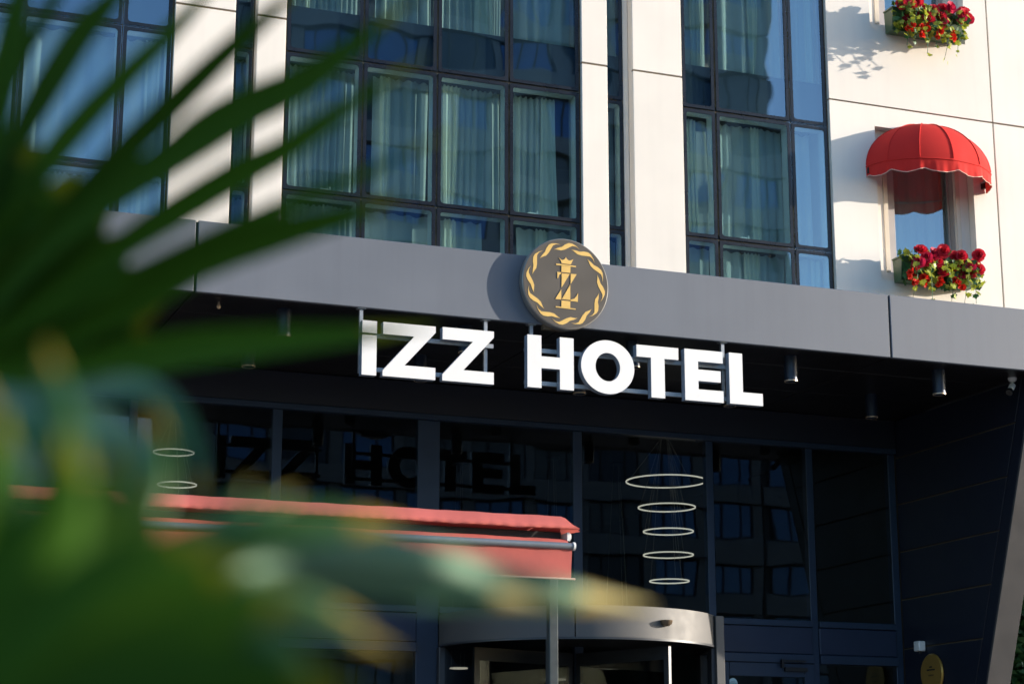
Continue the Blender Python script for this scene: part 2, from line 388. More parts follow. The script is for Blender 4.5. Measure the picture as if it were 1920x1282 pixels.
# glazed bays
pane_count = 0
def bay(x0, x1, mull, yg, zrows, name_lbl, border=0.052, handles=()):
    """zrows: list of (z0,z1,kind)"""
    global pane_count
    xs = [x0] + mull + [x1]
    grid = []
    for x in xs: grid.append(box(x-0.022, x+0.022, yg+0.012, yg+0.11, ZB, ZE))
    zs = sorted(set([r[0] for r in zrows] + [r[1] for r in zrows]))
    for z in zs:
        for a, b_ in zip(xs[:-1], xs[1:]): grid.append(box(a+0.0225, b_-0.0225, yg+0.0125, yg+0.108, z-0.022, z+0.022))
    cw = obj('curtain_wall', join(*grid), MT['gap'], H)
    for ri, (z0, z1, kind) in enumerate(zrows):
        for ci, (a, b_) in enumerate(zip(xs[:-1], xs[1:])):
            g_ = 0.006
            pa, pb, qa, qb = a+g_, b_-g_, z0+g_, z1-g_
            v, f = box(pa, pb, yg, yg+0.010, qa, qb)
            p = obj('pane', (v, f), None, cw, mats=[MT['gupper'], MT['clear']], fmat=[1, 1, 0, 1, 1, 1])
            p.rotation_euler = (R(random.uniform(-0.22, 0.22)), 0, R(random.uniform(-0.22, 0.22)))
            # dark frit border, rounded inside corners
            bw = min(border, (b_-a)*0.2)
            ia, ib, ja, jb = a+bw, b_-bw, z0+bw, z1-bw
            rr = 0.035; inner = []; outer = []
            for (cx, cz, a0) in ((ib-rr, jb-rr, 0), (ia+rr, jb-rr, 90), (ia+rr, ja+rr, 180), (ib-rr, ja+rr, 270)):
                for k in range(5):
                    t_ = R(a0 + 22.5*k); inner.append((cx+rr*math.cos(t_), cz+rr*math.sin(t_)))
                    outer.append((b_-0.012 if a0 in (0, 270) else a+0.012, z1-0.012 if a0 in (0, 90) else z0+0.012))
            n = len(inner); V = []; F = []  # rebate in front of the glass edge
            for y in (yg-0.008, yg-0.003):
                V += [(x, y, z) for x, z in inner] + [(x, y, z) for x, z in outer]
            for k in range(n):
                j = (k+1) % n
                if outer[k] == outer[j]: F.append((k, j, n+k)); F.append((2*n+k, 3*n+k, 2*n+j))
                else: F.append((k, j, n+j, n+k)); F.append((2*n+k, 3*n+k, 3*n+j, 2*n+j))
                F.append((k, 2*n+k, 2*n+j, j))
            obj('frame', (V, F), MT['dframe'], cw)
            if kind == 'vision' or kind == 'low':
                d0, d1 = yg+0.014, yg+0.15
                t1 = 0.012
                rv = join(box(ia-t1, ia-0.001, d0, d1, ja, jb), box(ib+0.001, ib+t1, d0, d1, ja, jb),
                          box(ia-t1, ib+t1, d0, d1, jb+0.001, jb+t1), box(ia-t1, ib+t1, d0, d1, ja-t1, ja-0.001))
                obj('window_reveal', rv, MT['reveal'], cw)
            if kind == 'upper':
                obj('spandrel', box(a+0.03, b_-0.03, yg+0.06, yg+0.12, z0+0.03, 10.255), MT['spandrel'], cw)
            if (ri, ci) in handles:
                hx = a + (b_-a)*handles[(ri, ci)]
                obj('handle', join(box(hx-0.05, hx+0.05, yg+0.055, yg+0.075, ja+0.02, ja+0.035), box(hx+0.06, hx+0.075, yg+0.055, yg+0.075, ja+0.015, ja+0.06)), MT['plastic'], cw)
            pane_count += 1
    return xs
rows = [(7.0, 8.025, 'low'), (8.025, 9.665, 'vision'), (9.665, 12.0, 'upper')]
YB = YW + 0.05
bayL = bay(1.13, 3.87, [2.235, 3.32], YB, [(7.0, 8.06, 'low'), (8.06, 9.70, 'vision'), (9.70, 12.0, 'upper')], 'left')
bayM = bay(5.165, 8.78, [6.08, 6.98, 7.875], YB, rows, 'main', handles={(1, 0): 0.55, (1, 3): 0.35})
bayR = bay(10.145, 12.175, [10.60, 11.645], YB, rows, 'right', handles={(1, 1): 0.36})
bayS1 = bay(4.575, 4.81, [], YW+0.14, rows, 'slit left', border=0.05)
bayS2 = bay(9.14, 9.395, [], YW+0.14, rows, 'slit right', border=0.05)

# curtains behind the panes
def curtain(x0, x1, z0, z1, y, lam, amp, m, label, flare=0.0, seed=0, swing=0.0):
    rnd = random.Random(seed); n = max(10, int((x1-x0)/lam*10)); V = []; F = []
    ph = rnd.uniform(0, 6); rows_ = 5
    ks = [(2*PI/lam*rnd.uniform(0.85, 1.2), rnd.uniform(0, 6), 1.0), (2*PI/lam*0.47, rnd.uniform(0, 6), 0.7), (2*PI/lam*2.1, rnd.uniform(0, 6), 0.25)]
    for r in range(rows_):
        t = r/(rows_-1); z = z1 + (z0-z1)*t
        for i in range(n+1):
            s = i/n; x = x0 + (x1-x0)*s + swing*t*t*(s-0.3) + flare*t*math.sin(s*5+ph)
            a = amp*(0.6+0.5*t)
            yy = y + a*sum(c*math.sin(k*(x0+(x1-x0)*s)+p+0.5*t*math.sin(ph+s*9)) for k, p, c in ks)
            V.append((x, yy, z + (0.012*math.sin(i*0.9) if r == 0 else 0)))
    for r in range(rows_-1):
        for i in range(n): F.append((r*(n+1)+i, r*(n+1)+i+1, (r+1)*(n+1)+i+1, (r+1)*(n+1)+i))
    o = obj('curtain', (V, F), m, None, smooth='all')
    tag(o, label, 'curtain', 'curtains behind the hotel windows')
    return o
rowname = {'low': 'lower row', 'vision': 'middle row', 'upper': 'top row'}
bays = [('bay behind the palm', bayL, YB, [(7.0, 8.06, 'low'), (8.06, 9.70, 'vision'), (9.70, 12.0, 'upper')]),
        ('wide bay', bayM, YB, rows), ('bay beside the dome awning', bayR, YB, rows),
        ('narrow slit left of the wide bay', bayS1, YW+0.14, rows), ('narrow slit right of the wide bay', bayS2, YW+0.14, rows)]
sd = 0
for bl, xs, yb, rws in bays:
    for (z0, z1, kind) in rws:
        for ci, (a, b_) in enumerate(zip(xs[:-1], xs[1:])):
            sd += 1; rnd = random.Random(sd*13+1)
            pos = '' if len(xs) == 2 else ', %s pane from left' % ordn(ci)
            zz0 = 10.262 if kind == 'upper' else z0-0.02
            wdt = b_-a
            full = wdt < 0.4 or rnd.random() < 0.6
            xa, xb = a+0.03, b_-0.03
            yc = yb + (0.215 if kind != 'upper' else 0.19)
            ztop = z1-0.075 if kind != 'upper' else z1-0.1
            if not full and rnd.random() < 0.5: xb = a + wdt*rnd.uniform(0.7, 0.85)
            elif not full: xa = a + wdt*rnd.uniform(0.1, 0.25)
            curtain(xa, xb, zz0, ztop, yc, rnd.choice([0.09, 0.14, 0.2, 0.27]), rnd.uniform(0.012, 0.03), MT['curtain'],
                    'sheer curtain in the %s%s, %s' % (bl, pos, rowname[kind]), 0.02, sd)
            if wdt > 0.4 and rnd.random() < 0.7:
                c0 = a + wdt*rnd.uniform(0.1, 0.7); cw_ = rnd.uniform(0.12, 0.24)
                curtain(c0, c0+cw_, zz0, ztop, yc-0.035, 0.07, 0.010, MT['drape'],
                        'cream drape in the %s%s, %s' % (bl, pos, rowname[kind]), 0.01, sd+500, rnd.uniform(-0.12, 0.12))

# small windows with flower boxes on the right wall
def small_window(z0, z1):
    yr = YW + 0.13
    wx0, wx1, wz0, wz1 = 13.06, 14.075, z0+0.15, z1-0.13
    fr = join(box(WX0+0.002, wx0, yr, yr+0.04, z0+0.002, z1-0.002), box(wx1, WX1-0.002, yr, yr+0.04, z0+0.002, z1-0.002),
              box(wx0, wx1, yr, yr+0.04, z0+0.002, wz0), box(wx0, wx1, yr, yr+0.04, wz1, z1-0.002),
              box(WX0-0.03, WX0, YW+0.051, yr, z0, z1), box(WX1, WX1+0.03, YW+0.051, yr, z0, z1),
              box(WX0, WX1, YW+0.051, yr, z1, z1+0.03), box(WX0, WX1, YW+0.051, yr, z0-0.03, z0))
    win = obj('window', fr, MT['white'], H)
    yg = yr + 0.15; t = 0.05
    fm = join(box(wx0, wx0+0.012, yr+0.041, yg+0.06, wz0, wz1), box(wx1-0.012, wx1, yr+0.041, yg+0.06, wz0, wz1),
              box(wx0+0.012, wx1-0.012, yr+0.041, yg+0.06, wz0, wz0+0.012), box(wx0+0.012, wx1-0.012, yr+0.041, yg+0.06, wz1-0.012, wz1))
    obj('frame_lining', fm, MT['winframe'], win)
    for q in (wx1+0.002, wx0-0.066): obj('trim', box(q, q+0.064, yr-0.012, yr-0.001, wz0, wz1), MT['trim'], win, bevel=0.003)
    fm = join(box(wx0+0.013, wx0+0.174, yg-0.03, yg+0.03, wz0+0.013, wz1-0.013), box(wx1-0.031, wx1-0.013, yg-0.03, yg+0.03, wz0+0.013, wz1-0.013),
              box(wx0+0.175, wx1-0.0315, yg-0.03, yg+0.03, wz0+0.013, wz0+0.013+t), box(wx0+0.175, wx1-0.0315, yg-0.03, yg+0.03, wz1-0.013-t, wz1-0.013))
    obj('frame', fm, MT['winframe'], win, bevel=0.004)
    v, f = box(wx0+0.174, wx1-0.031, yg-0.005, yg+0.005, wz0+0.063, wz1-0.063)
    obj('pane', (v, f), None, win, mats=[MT['gupper'], MT['clear']], fmat=[1, 1, 0, 1, 1, 1])
    obj('room_back', box(wx0, wx1, yg+0.5, yg+0.52, wz0, wz1), MT['room'], win)
    return wx0, wx1, wz0, wz1, yg
for k, (z0, z1) in enumerate(((7.735, 9.752), (11.065, 13.08))):
    wx0, wx1, wz0, wz1, yg = small_window(z0, z1)
    curtain(wx0+0.03, wx1-0.03, wz0+0.05, wz1-0.05, yg+0.16, 0.16, 0.012, MT['curtain'],
            ['pale curtain in the small window under the red dome awning', 'pale curtain in the small window above the upper flower box'][k], 0.0, 900+k)

# ------------------------------------------------------------------ entrance canopy
CN = thing('entrance_canopy', (8, 20, ZS), 'long grey metal canopy with dark soffit over the hotel entrance', 'canopy')
fx = [-4.15, 3.91, 11.97, 16.6]
for a, b_ in zip(fx[:-1], fx[1:]):
    obj('fascia_panel', box(a+0.013, b_-0.013, YF, YF+0.06, ZS-0.012, ZT), MT['fascia'], CN, bevel=0.006)
for x in fx[1:-1]:
    obj('fascia_joint', box(x-0.012, x+0.012, YF+0.03, YF+0.058, ZS, ZT-0.01), MT['dark'], CN)
obj('roof', box(-4.15, 16.6, YF+0.062, YW-0.004, ZT-0.14, ZT-0.03), MT['fascia'], CN)
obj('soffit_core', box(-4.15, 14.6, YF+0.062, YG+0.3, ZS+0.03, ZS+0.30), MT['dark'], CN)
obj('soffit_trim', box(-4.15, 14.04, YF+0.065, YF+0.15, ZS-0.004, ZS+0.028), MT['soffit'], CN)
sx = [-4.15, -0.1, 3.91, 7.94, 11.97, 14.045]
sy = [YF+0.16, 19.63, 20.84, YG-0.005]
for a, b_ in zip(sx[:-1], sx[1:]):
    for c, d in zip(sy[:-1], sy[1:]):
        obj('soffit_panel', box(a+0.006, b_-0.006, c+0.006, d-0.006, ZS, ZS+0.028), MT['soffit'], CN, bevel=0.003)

# ------------------------------------------------------------------ canted side wall right of the entrance
SW = thing('entrance_side_wall', (SX+0.1, 21, 0), 'dark navy panelled side wall with leaning grey front edge right of the entrance', 'wall')
def edgeY(z): return 18.94 + (ZS-z)*0.365
def sprism(poly, x0, x1):      # poly in (y,z)
    n = len(poly); V = [(x0, y, z) for y, z in poly] + [(x1, y, z) for y, z in poly]
    F = [tuple(range(n)), tuple(range(2*n-1, n-1, -1))] + [(i, i+n, (i+1) % n+n, (i+1) % n) for i in range(n)]
    return V, F
seams = [0.0, 0.80, 1.44, 2.07, 2.71, 3.345, 3.98, 4.605, 5.23, 5.85, ZS-0.004]
for a, b_ in zip(seams[:-1], seams[1:]):
    a += 0.009; b_ -= 0.009
    obj('panel', sprism([(edgeY(a)+0.25, a), (YG-0.012, a), (YG-0.012, b_), (edgeY(b_)+0.25, b_)], SX, SX+0.03), MT['sidewall'], SW, bevel=0.004)
obj('edge_trim', sprism([(edgeY(0)+0.03, 0), (edgeY(0)+0.235, 0), (edgeY(ZS)+0.235, ZS-0.004), (edgeY(ZS)+0.03, ZS-0.004)], SX-0.002, SX+0.03), MT['sidewall'], SW, bevel=0.004)
obj('core', sprism([(edgeY(0)+0.04, 0), (YG+0.2, 0), (YG+0.2, ZS-0.01), (edgeY(ZS)+0.04, ZS-0.01)], SX+0.031, SX+0.30), MT['joint'], SW)
obj('front_strip', sprism([(edgeY(0), 0), (edgeY(0)+0.029, 0), (edgeY(ZS)+0.029, ZS-0.005), (edgeY(ZS), ZS-0.005)], SX-0.002, SX+0.33), MT['strip'], SW, bevel=0.004)

# ------------------------------------------------------------------ lobby behind the glass
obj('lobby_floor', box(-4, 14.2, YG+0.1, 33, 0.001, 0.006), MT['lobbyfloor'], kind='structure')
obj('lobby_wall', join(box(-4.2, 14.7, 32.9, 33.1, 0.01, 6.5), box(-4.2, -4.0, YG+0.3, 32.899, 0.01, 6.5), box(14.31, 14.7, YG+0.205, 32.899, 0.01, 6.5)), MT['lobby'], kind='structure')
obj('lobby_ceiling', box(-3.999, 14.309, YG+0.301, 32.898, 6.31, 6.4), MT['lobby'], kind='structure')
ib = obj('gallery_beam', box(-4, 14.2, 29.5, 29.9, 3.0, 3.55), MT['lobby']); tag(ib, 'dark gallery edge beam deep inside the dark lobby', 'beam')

# ------------------------------------------------------------------ entrance glass wall
GW = thing('entrance_glass_wall', (9, YG, 0), 'dark entrance glass wall with slate blue mullions under the canopy', 'glass wall')
mx = [(2.08, 2.20), (3.90, 4.00), (5.58, 5.70), (7.38, 7.66), (9.41, 9.53), (11.25, 11.35), (12.70, 12.80), (13.94, 14.045)]
HB = 5.97
obj('header_beam', box(-4, 14.045, YG-0.05, YG+0.10, HB, ZS-0.006), MT['sidewall'], GW, bevel=0.004)
obj('header_rail', box(-4, 14.045, YG-0.06, YG+0.10, HB-0.07, HB-0.001), MT['alu'], GW, bevel=0.006)
for a, b_ in mx:
    obj('mullion', box(a, b_, YG-0.005, YG+0.10, 0.0, HB-0.071), MT['alu'], GW, bevel=0.006)
for i, ((_, a), (b_, _2)) in enumerate(zip(mx[:-1], mx[1:])):
    zb = 3.66
    v, f = box(a+0.002, b_-0.002, YG, YG+0.012, zb, HB-0.075)
    obj('pane', (v, f), None, GW, mats=[MT['globby'], MT['clear']], fmat=[1, 1, 0, 1, 1, 1]).rotation_euler = (R(random.uniform(-0.1, 0.1)), 0, R(random.uniform(-0.1, 0.1)))
    door_span = (7.6 < (a+b_)/2 < 11)
    obj('transom', box(a+0.001, b_-0.001, YG-0.055, YG+0.09, zb-0.08, zb-0.001), MT['alu'], GW, bevel=0.006)
    if door_span: continue
    obj('infill_panel', box(a+0.001, b_-0.001, YG-0.03, YG+0.06, 3.235, zb-0.082), MT['infill'], GW, bevel=0.01)
    obj('transom', box(a+0.001, b_-0.001, YG-0.055, YG+0.09, 3.12, 3.232), MT['alu'], GW, bevel=0.006)
    dz = 3.115
    if i == 5:      # glazed door right of the revolving door
        d = obj('door', join(box(a+0.003, a+0.14, YG-0.04, YG+0.03, 0.02, dz), box(b_-0.14, b_-0.003, YG-0.04, YG+0.03, 0.02, dz),
                box(a+0.141, b_-0.141, YG-0.04, YG+0.03, dz-0.17, dz), box(a+0.141, b_-0.141, YG-0.04, YG+0.03, 0.02, 0.25)), MT['alu'], GW, bevel=0.005)
        v, f = box(a+0.141, b_-0.141, YG-0.006, YG+0.006, 0.251, dz-0.171)
        obj('pane', (v, f), None, d, mats=[MT['globby'], MT['clear']], fmat=[1, 1, 0, 1, 1, 1])
        obj('door_closer', join(box(b_-0.44, b_-0.12, YG-0.085, YG-0.041, dz-0.10, dz-0.05), box(b_-0.50, b_-0.15, YG-0.10, YG-0.085, dz+0.02, dz+0.04), box(b_-0.50, b_-0.47, YG-0.11, YG-0.07, dz-0.06, dz+0.045)), MT['dark'], d)
        obj('handle', tube([(a+0.09, YG-0.09, 0.9), (a+0.09, YG-0.09, 1.9)], 0.016), MT['steel'], d)
        STK = (a+0.20, dz-0.26)
    else:
        v, f = box(a+0.002, b_-0.002, YG, YG+0.012, 0.1, dz)
        obj('pane', (v, f), None, GW, mats=[MT['globby'], MT['clear']], fmat=[1, 1, 0, 1, 1, 1])
st = thing('door_sticker', (STK[0], YG-0.012, STK[1]), 'small round pale blue sticker on the glazed side door', 'sticker')
obj('face', lathe([(0.0, -0.002), (0.062, -0.002), (0.062, 0.001)], (STK[0], YG-0.0125, STK[1]), 'Y', 28), MT['sticker'], st)
obj('print', join(box(STK[0]-0.05, STK[0]+0.05, YG-0.018, YG-0.0155, STK[1]-0.008, STK[1]+0.006), box(STK[0]-0.03, STK[0]+0.03, YG-0.018, YG-0.0155, STK[1]+0.018, STK[1]+0.024)), MT['stext'], st)

# ------------------------------------------------------------------ revolving door
DC = (9.39, 22.0); DR = 1.72
RD = thing('revolving_door', (DC[0], DC[1], 0), 'round revolving door with curved brushed grey header in the hotel entrance', 'revolving door')
def drum(r0, r1, z0, z1, a0, a1, n):
    V = []; F = []
    for k in range(n+1):
        a = R(a0+(a1-a0)*k/n)
        for (r, z) in ((r0, z0), (r1, z0), (r1, z1), (r0, z1)): V.append((DC[0]+r*math.cos(a), DC[1]+r*math.sin(a), z))
    for k in range(n):
        for i in range(4): a = 4*k+i; b = 4*k+(i+1) % 4; F.append((a, b, b+4, a+4))
    F += [(0, 1, 2, 3), (4*n+3, 4*n+2, 4*n+1, 4*n)]
    return V, F
HZ0, HZ1 = 3.21, 3.565
for (a0, a1) in ((178, 247), (247.4, 322), (322.4, 362)):
    obj('header', drum(DR-0.05, DR, HZ0, HZ1, a0, a1, 30), MT['header'], RD, smooth=True)
obj('header_lip', drum(DR-0.09, DR+0.012, HZ0-0.025, HZ0-0.001, 178, 362, 64), MT['doormetal'], RD, smooth=True)
obj('roof', lathe([(0.0, 0.0), (DR-0.052, 0.0), (DR-0.052, -0.03), (0, -0.03)], (DC[0], DC[1], HZ1-0.01), 'Z', 48), MT['doormetal'], RD)
obj('ceiling', lathe([(0.0, 0.0), (DR-0.055, 0.0), (DR-0.055, 0.03), (0, 0.03)], (DC[0], DC[1], HZ0+0.03), 'Z', 48), MT['dark'], RD)
for (a0, a1) in ((180, 238), (322, 360)):
    obj('curved_glass', drum(DR-0.045, DR-0.035, 0.02, HZ0-0.026, a0, a1, 24), MT['gdoor'], RD, smooth='all')
for a in (180, 238, 322, 359):
    x, y = DC[0]+(DR-0.02)*math.cos(R(a)), DC[1]+(DR-0.02)*math.sin(R(a))
    obj('post', box(x-0.05, x+0.05, y-0.05, y+0.05, 0, HZ0-0.03), MT['doormetal'], RD, bevel=0.006)
xa, ya = DC[0]+(DR+0.05)*math.cos(R(322)), DC[1]+(DR+0.05)*math.sin(R(322))
obj('cover_bar', box(xa-0.055, xa+0.055, ya-0.04, ya+0.02, 0, HZ1-0.01), MT['header'], RD, bevel=0.006)
for a in (20, 110, 200, 290):
    dx, dy = math.cos(R(a)), math.sin(R(a)); px_, py_ = -dy*0.02, dx*0.02
    def leafbox(r0, r1, z0, z1):
        P = [(DC[0]+dx*r0-px_, DC[1]+dy*r0-py_), (DC[0]+dx*r1-px_, DC[1]+dy*r1-py_), (DC[0]+dx*r1+px_, DC[1]+dy*r1+py_), (DC[0]+dx*r0+px_, DC[1]+dy*r0+py_)]
        return [(x, y, z0) for x, y in P]+[(x, y, z1) for x, y in P], [(0,3,2,1),(4,5,6,7),(0,1,5,4),(1,2,6,5),(2,3,7,6),(3,0,4,7)]
    wg = obj('wing', join(leafbox(0.05, 0.12, 0.05, 3.15), leafbox(DR-0.20, DR-0.12, 0.05, 3.15), leafbox(0.121, DR-0.201, 3.0, 3.15), leafbox(0.121, DR-0.201, 0.05, 0.2)), MT['doormetal'], RD)
    obj('pane', leafbox(0.121, DR-0.201, 0.201, 2.999), MT['gdoor'], wg)
sa = R(284); sxp, syp = DC[0]+DR*math.cos(sa), DC[1]+DR*math.sin(sa)
sn = obj('motion_sensor', lathe([(0.0, -0.04), (0.035, -0.035), (0.065, -0.01), (0.075, 0.025), (0.072, 0.03), (0.0, 0.03)], (sxp, syp-0.03, 3.39), 'Z', 20), MT['bronze'], None, smooth=True)
tag(sn, 'small bronze dome sensor on the curved door header', 'sensor')

# ------------------------------------------------------------------ ring chandeliers inside
def ring_mesh(c, r):
    return lathe([(r-0.013, 0.0), (r, 0.0), (r, 0.016), (r-0.013, 0.016), (r-0.013, 0.0)], c, 'Z', 56)
def chandelier(rings, label, grp, zc=6.31):
    c0 = rings[0]
    t = thing('ring_chandelier', (c0[0], c0[1], c0[2]), label, 'chandelier', grp)
    for (x, y, z, r) in rings:
        rg = obj('ring', ring_mesh((x, y, z), r), MT['ring'], t)
        for k in range(3):
            a = k*2.1+0.4
            obj('cable', tube([(x+(r-0.015)*math.cos(a), y+(r-0.015)*math.sin(a), z+0.023), (c0[0]+0.05*math.cos(a), c0[1]+0.05*math.sin(a), zc-0.02)], 0.002, 4), MT['ringoff'], rg)
    obj('ceiling_rose', lathe([(0, 0), (0.11, 0), (0.11, -0.03), (0, -0.03)], (c0[0], c0[1], zc-0.002), 'Z', 20), MT['dark'], t)
    return t
chandelier([(11.581, 23.9, 5.676, 0.553), (11.583, 23.9, 5.316, 0.395), (11.6, 23.9, 4.988, 0.345), (11.594, 23.9, 4.668, 0.344), (11.602, 23.9, 4.314, 0.272)], 'five glowing stacked rings hanging behind the glass above the revolving door', 'ring lamps in the lobby')
chandelier([(5.02, 25.0, 5.83, 0.268), (5.08, 25.0, 5.41, 0.258), (5.10, 25.0, 4.99, 0.25)], 'glowing stacked rings hanging behind the left lobby pane near the palm', 'ring lamps in the lobby')
for (x, y, z, r), lb in zip([(11.799, 26.0, 3.302, 0.257), (10.771, 26.0, 3.111, 0.18), (9.698, 27.0, 3.306, 0.131)], ('single glowing ring seen low inside the revolving door', 'small glowing ring beside the awning post', 'small glowing ring at the left side of the revolving door')):
    chandelier([(x, y, z, r)], lb, 'ring lamps in the lobby')
for (x, z, lb) in ((11.40, 3.03, 'left small framed picture inside the lobby'), (12.95, 3.03, 'right small framed picture inside the lobby')):
    t = thing('framed_picture', (x, 28.0, z), lb, 'picture', 'pictures in the lobby')
    obj('frame', box(x-0.11, x+0.11, 28.0, 28.03, z-0.11, z+0.11), MT['dark'], t)
    obj('print', box(x-0.09, x+0.09, 27.995, 27.999, z-0.09, z+0.09), MT['lens'], t)

# ------------------------------------------------------------------ downlights under the canopy
lampx = [4.94, 6.94, 8.91, 10.89, 12.87]
for ri, y in enumerate((19.17, 20.67)):
    for ci, x in enumerate(lampx):
        t = thing('downlight', (x, y, ZS), 'slate cylinder downlight, %s from the left in the %s row under the canopy' % (ordn(ci), ['front', 'back'][ri]), 'light', 'downlights under the canopy')
        obj('housing', lathe([(0.0, 0.0), (0.077, 0.0), (0.077, -0.295), (0.064, -0.295), (0.060, -0.27), (0.0, -0.27)], (x, y, ZS-0.001), 'Z', 24), MT['lampbody'], t, smooth=True)
        obj('trim_ring', lathe([(0.064, -0.2955), (0.0785, -0.2955), (0.0785, -0.283), (0.0775, -0.283)], (x, y, ZS-0.001), 'Z', 24), MT['lens'], t)

# ------------------------------------------------------------------ letter sign
SG = thing('hotel_sign', (7.9, 18.7, 5.9), 'large white block letters of the hotel sign hung below the grey fascia', 'sign')
LT = {'i_dot': [(5.6335, 6.1856), (5.7895, 6.1856), (5.7895, 6.0581), (5.6335, 6.0581)], 'i_stem': [(5.6329, 6.034), (5.7887, 6.034), (5.7887, 5.6156), (5.6329, 5.6156)], 'Z1': [(5.8569, 6.1867), (6.4263, 6.1867), (6.4263, 6.121), (6.0925, 5.7477), (6.4263, 5.7477), (6.4263, 5.6189), (5.8569, 5.6189), (5.8569, 5.6764), (6.1932, 6.0598), (5.8569, 6.0598)], 'Z2': [(6.503, 6.1907), (7.0717, 6.1907), (7.0717, 6.1245), (6.7347, 5.7503), (7.0717, 5.7503), (7.0717, 5.6226), (6.503, 5.6226), (6.503, 5.6874), (6.8383, 6.0611), (6.503, 6.0611)], 'H': [(7.45, 6.1962), (7.609, 6.1962), (7.609, 5.9722), (7.8207, 5.9722), (7.8207, 6.1962), (7.9801, 6.1962), (7.9801, 5.6293), (7.8207, 5.6293), (7.8207, 5.8442), (7.609, 5.8442), (7.609, 5.6293), (7.45, 5.6293)], 'T': [(8.7174, 6.1954), (9.217, 6.1954), (9.217, 6.0636), (9.0489, 6.0636), (9.0489, 5.6263), (8.887, 5.6263), (8.887, 6.0636), (8.7174, 6.0636)], 'E': [(9.2914, 6.1996), (9.7559, 6.1996), (9.7559, 6.0692), (9.454, 6.0692), (9.454, 5.9796), (9.7266, 5.9796), (9.7266, 5.852), (9.454, 5.852), (9.454, 5.759), (9.7559, 5.759), (9.7559, 5.6287), (9.2914, 5.6287)], 'L': [(9.8346, 6.2012), (9.9975, 6.2012), (9.9975, 5.7673), (10.2406, 5.7673), (10.2406, 5.6303), (9.8346, 5.6303)]}
YL0, YL1 = 18.66, 18.748
def letter(name, polys, rp=None):
    parts = [prism(p, YL0+0.006, YL1) for p in polys]
    faces = [prism(p, YL0, YL0+0.0055) for p in polys]
    if rp:
        parts = [ringprism(rp['c'], rp['rx'], rp['rz'], rp['ix'], rp['iz'], YL0+0.006, YL1)]
        faces = [ringprism(rp['c'], rp['rx'], rp['rz'], rp['ix'], rp['iz'], YL0, YL0+0.0055)]
    o = obj(name, join(*parts), MT['lside'], SG)
    obj('face', join(*faces), MT['letter'], o)
letter('letter_i', [LT['i_dot'], LT['i_stem']])
letter('letter_z', [LT['Z1']]); letter('letter_z', [LT['Z2']])
letter('letter_h', [LT['H']]); letter('letter_o', [], {'c': [8.3765, 5.917], 'rx': 0.3108, 'rz': 0.2937, 'ix': 0.1442, 'iz': 0.1555}); letter('letter_t', [LT['T']]); letter('letter_e', [LT['E']]); letter('letter_l', [LT['L']])
for z in (6.055, 5.70):
    obj('rail', box(5.70, 7.10, YL1+0.002, YL1+0.042, z-0.022, z+0.022), MT['steel'], SG)
    obj('rail', box(7.46, 9.98, YL1+0.002, YL1+0.042, z-0.022, z+0.022), MT['steel'], SG)
for x in (5.66, 7.03, 7.55, 9.83):
    obj('hanger', join(box(x-0.018, x+0.018, YL1+0.044, YL1+0.08, 5.66, ZS-0.005), box(x-0.045, x+0.045, YL1+0.02, YL1+0.10, ZS-0.02, ZS-0.004)), MT['steel'], SG)

# ------------------------------------------------------------------ round emblem
EC = (7.884, 6.785); ER = 0.500; YE = 18.64
EM = thing('round_emblem_sign', (EC[0], YE, EC[1]-ER), 'round taupe emblem with gold ribbon wreath and crowned monogram on the fascia', 'sign')
obj('body', lathe([(0, 0.0), (ER-0.008, 0.0), (ER, 0.008), (ER, 0.085), (0, 0.085)], (EC[0], YE, EC[1]), 'Y', 96), MT['rim'], EM, smooth=True)
obj('face', lathe([(0, -0.003), (ER-0.012, -0.003), (ER-0.012, 0.004)], (EC[0], YE, EC[1]), 'Y', 96), MT['disc'], EM)
lowp = [(414,108),(403,104.4),(384,96),(398,88.6),(429,82),(456,77.3),(462,72.3),(457,66)]
uppp = [(479,71.8),(492,78.3),(489,83),(465,88.8),(436,94),(427.6,100.8)]
for k in range(12):
    pts = []
    for r, a in [(r_+(6 if 0 < i_ < 7 else 0), a_) for i_, (r_, a_) in enumerate(lowp)] + [(r_-4, a_) for r_, a_ in uppp]:
        rr = r/530*ER; aa = R(a + 30*k + 2); pts.append((EC[0]+rr*math.cos(aa), EC[1]+rr*math.sin(aa)))
    obj('ribbon_leaf', prism(pts, YE-0.0055, YE-0.0032), MT['gold'], EM)
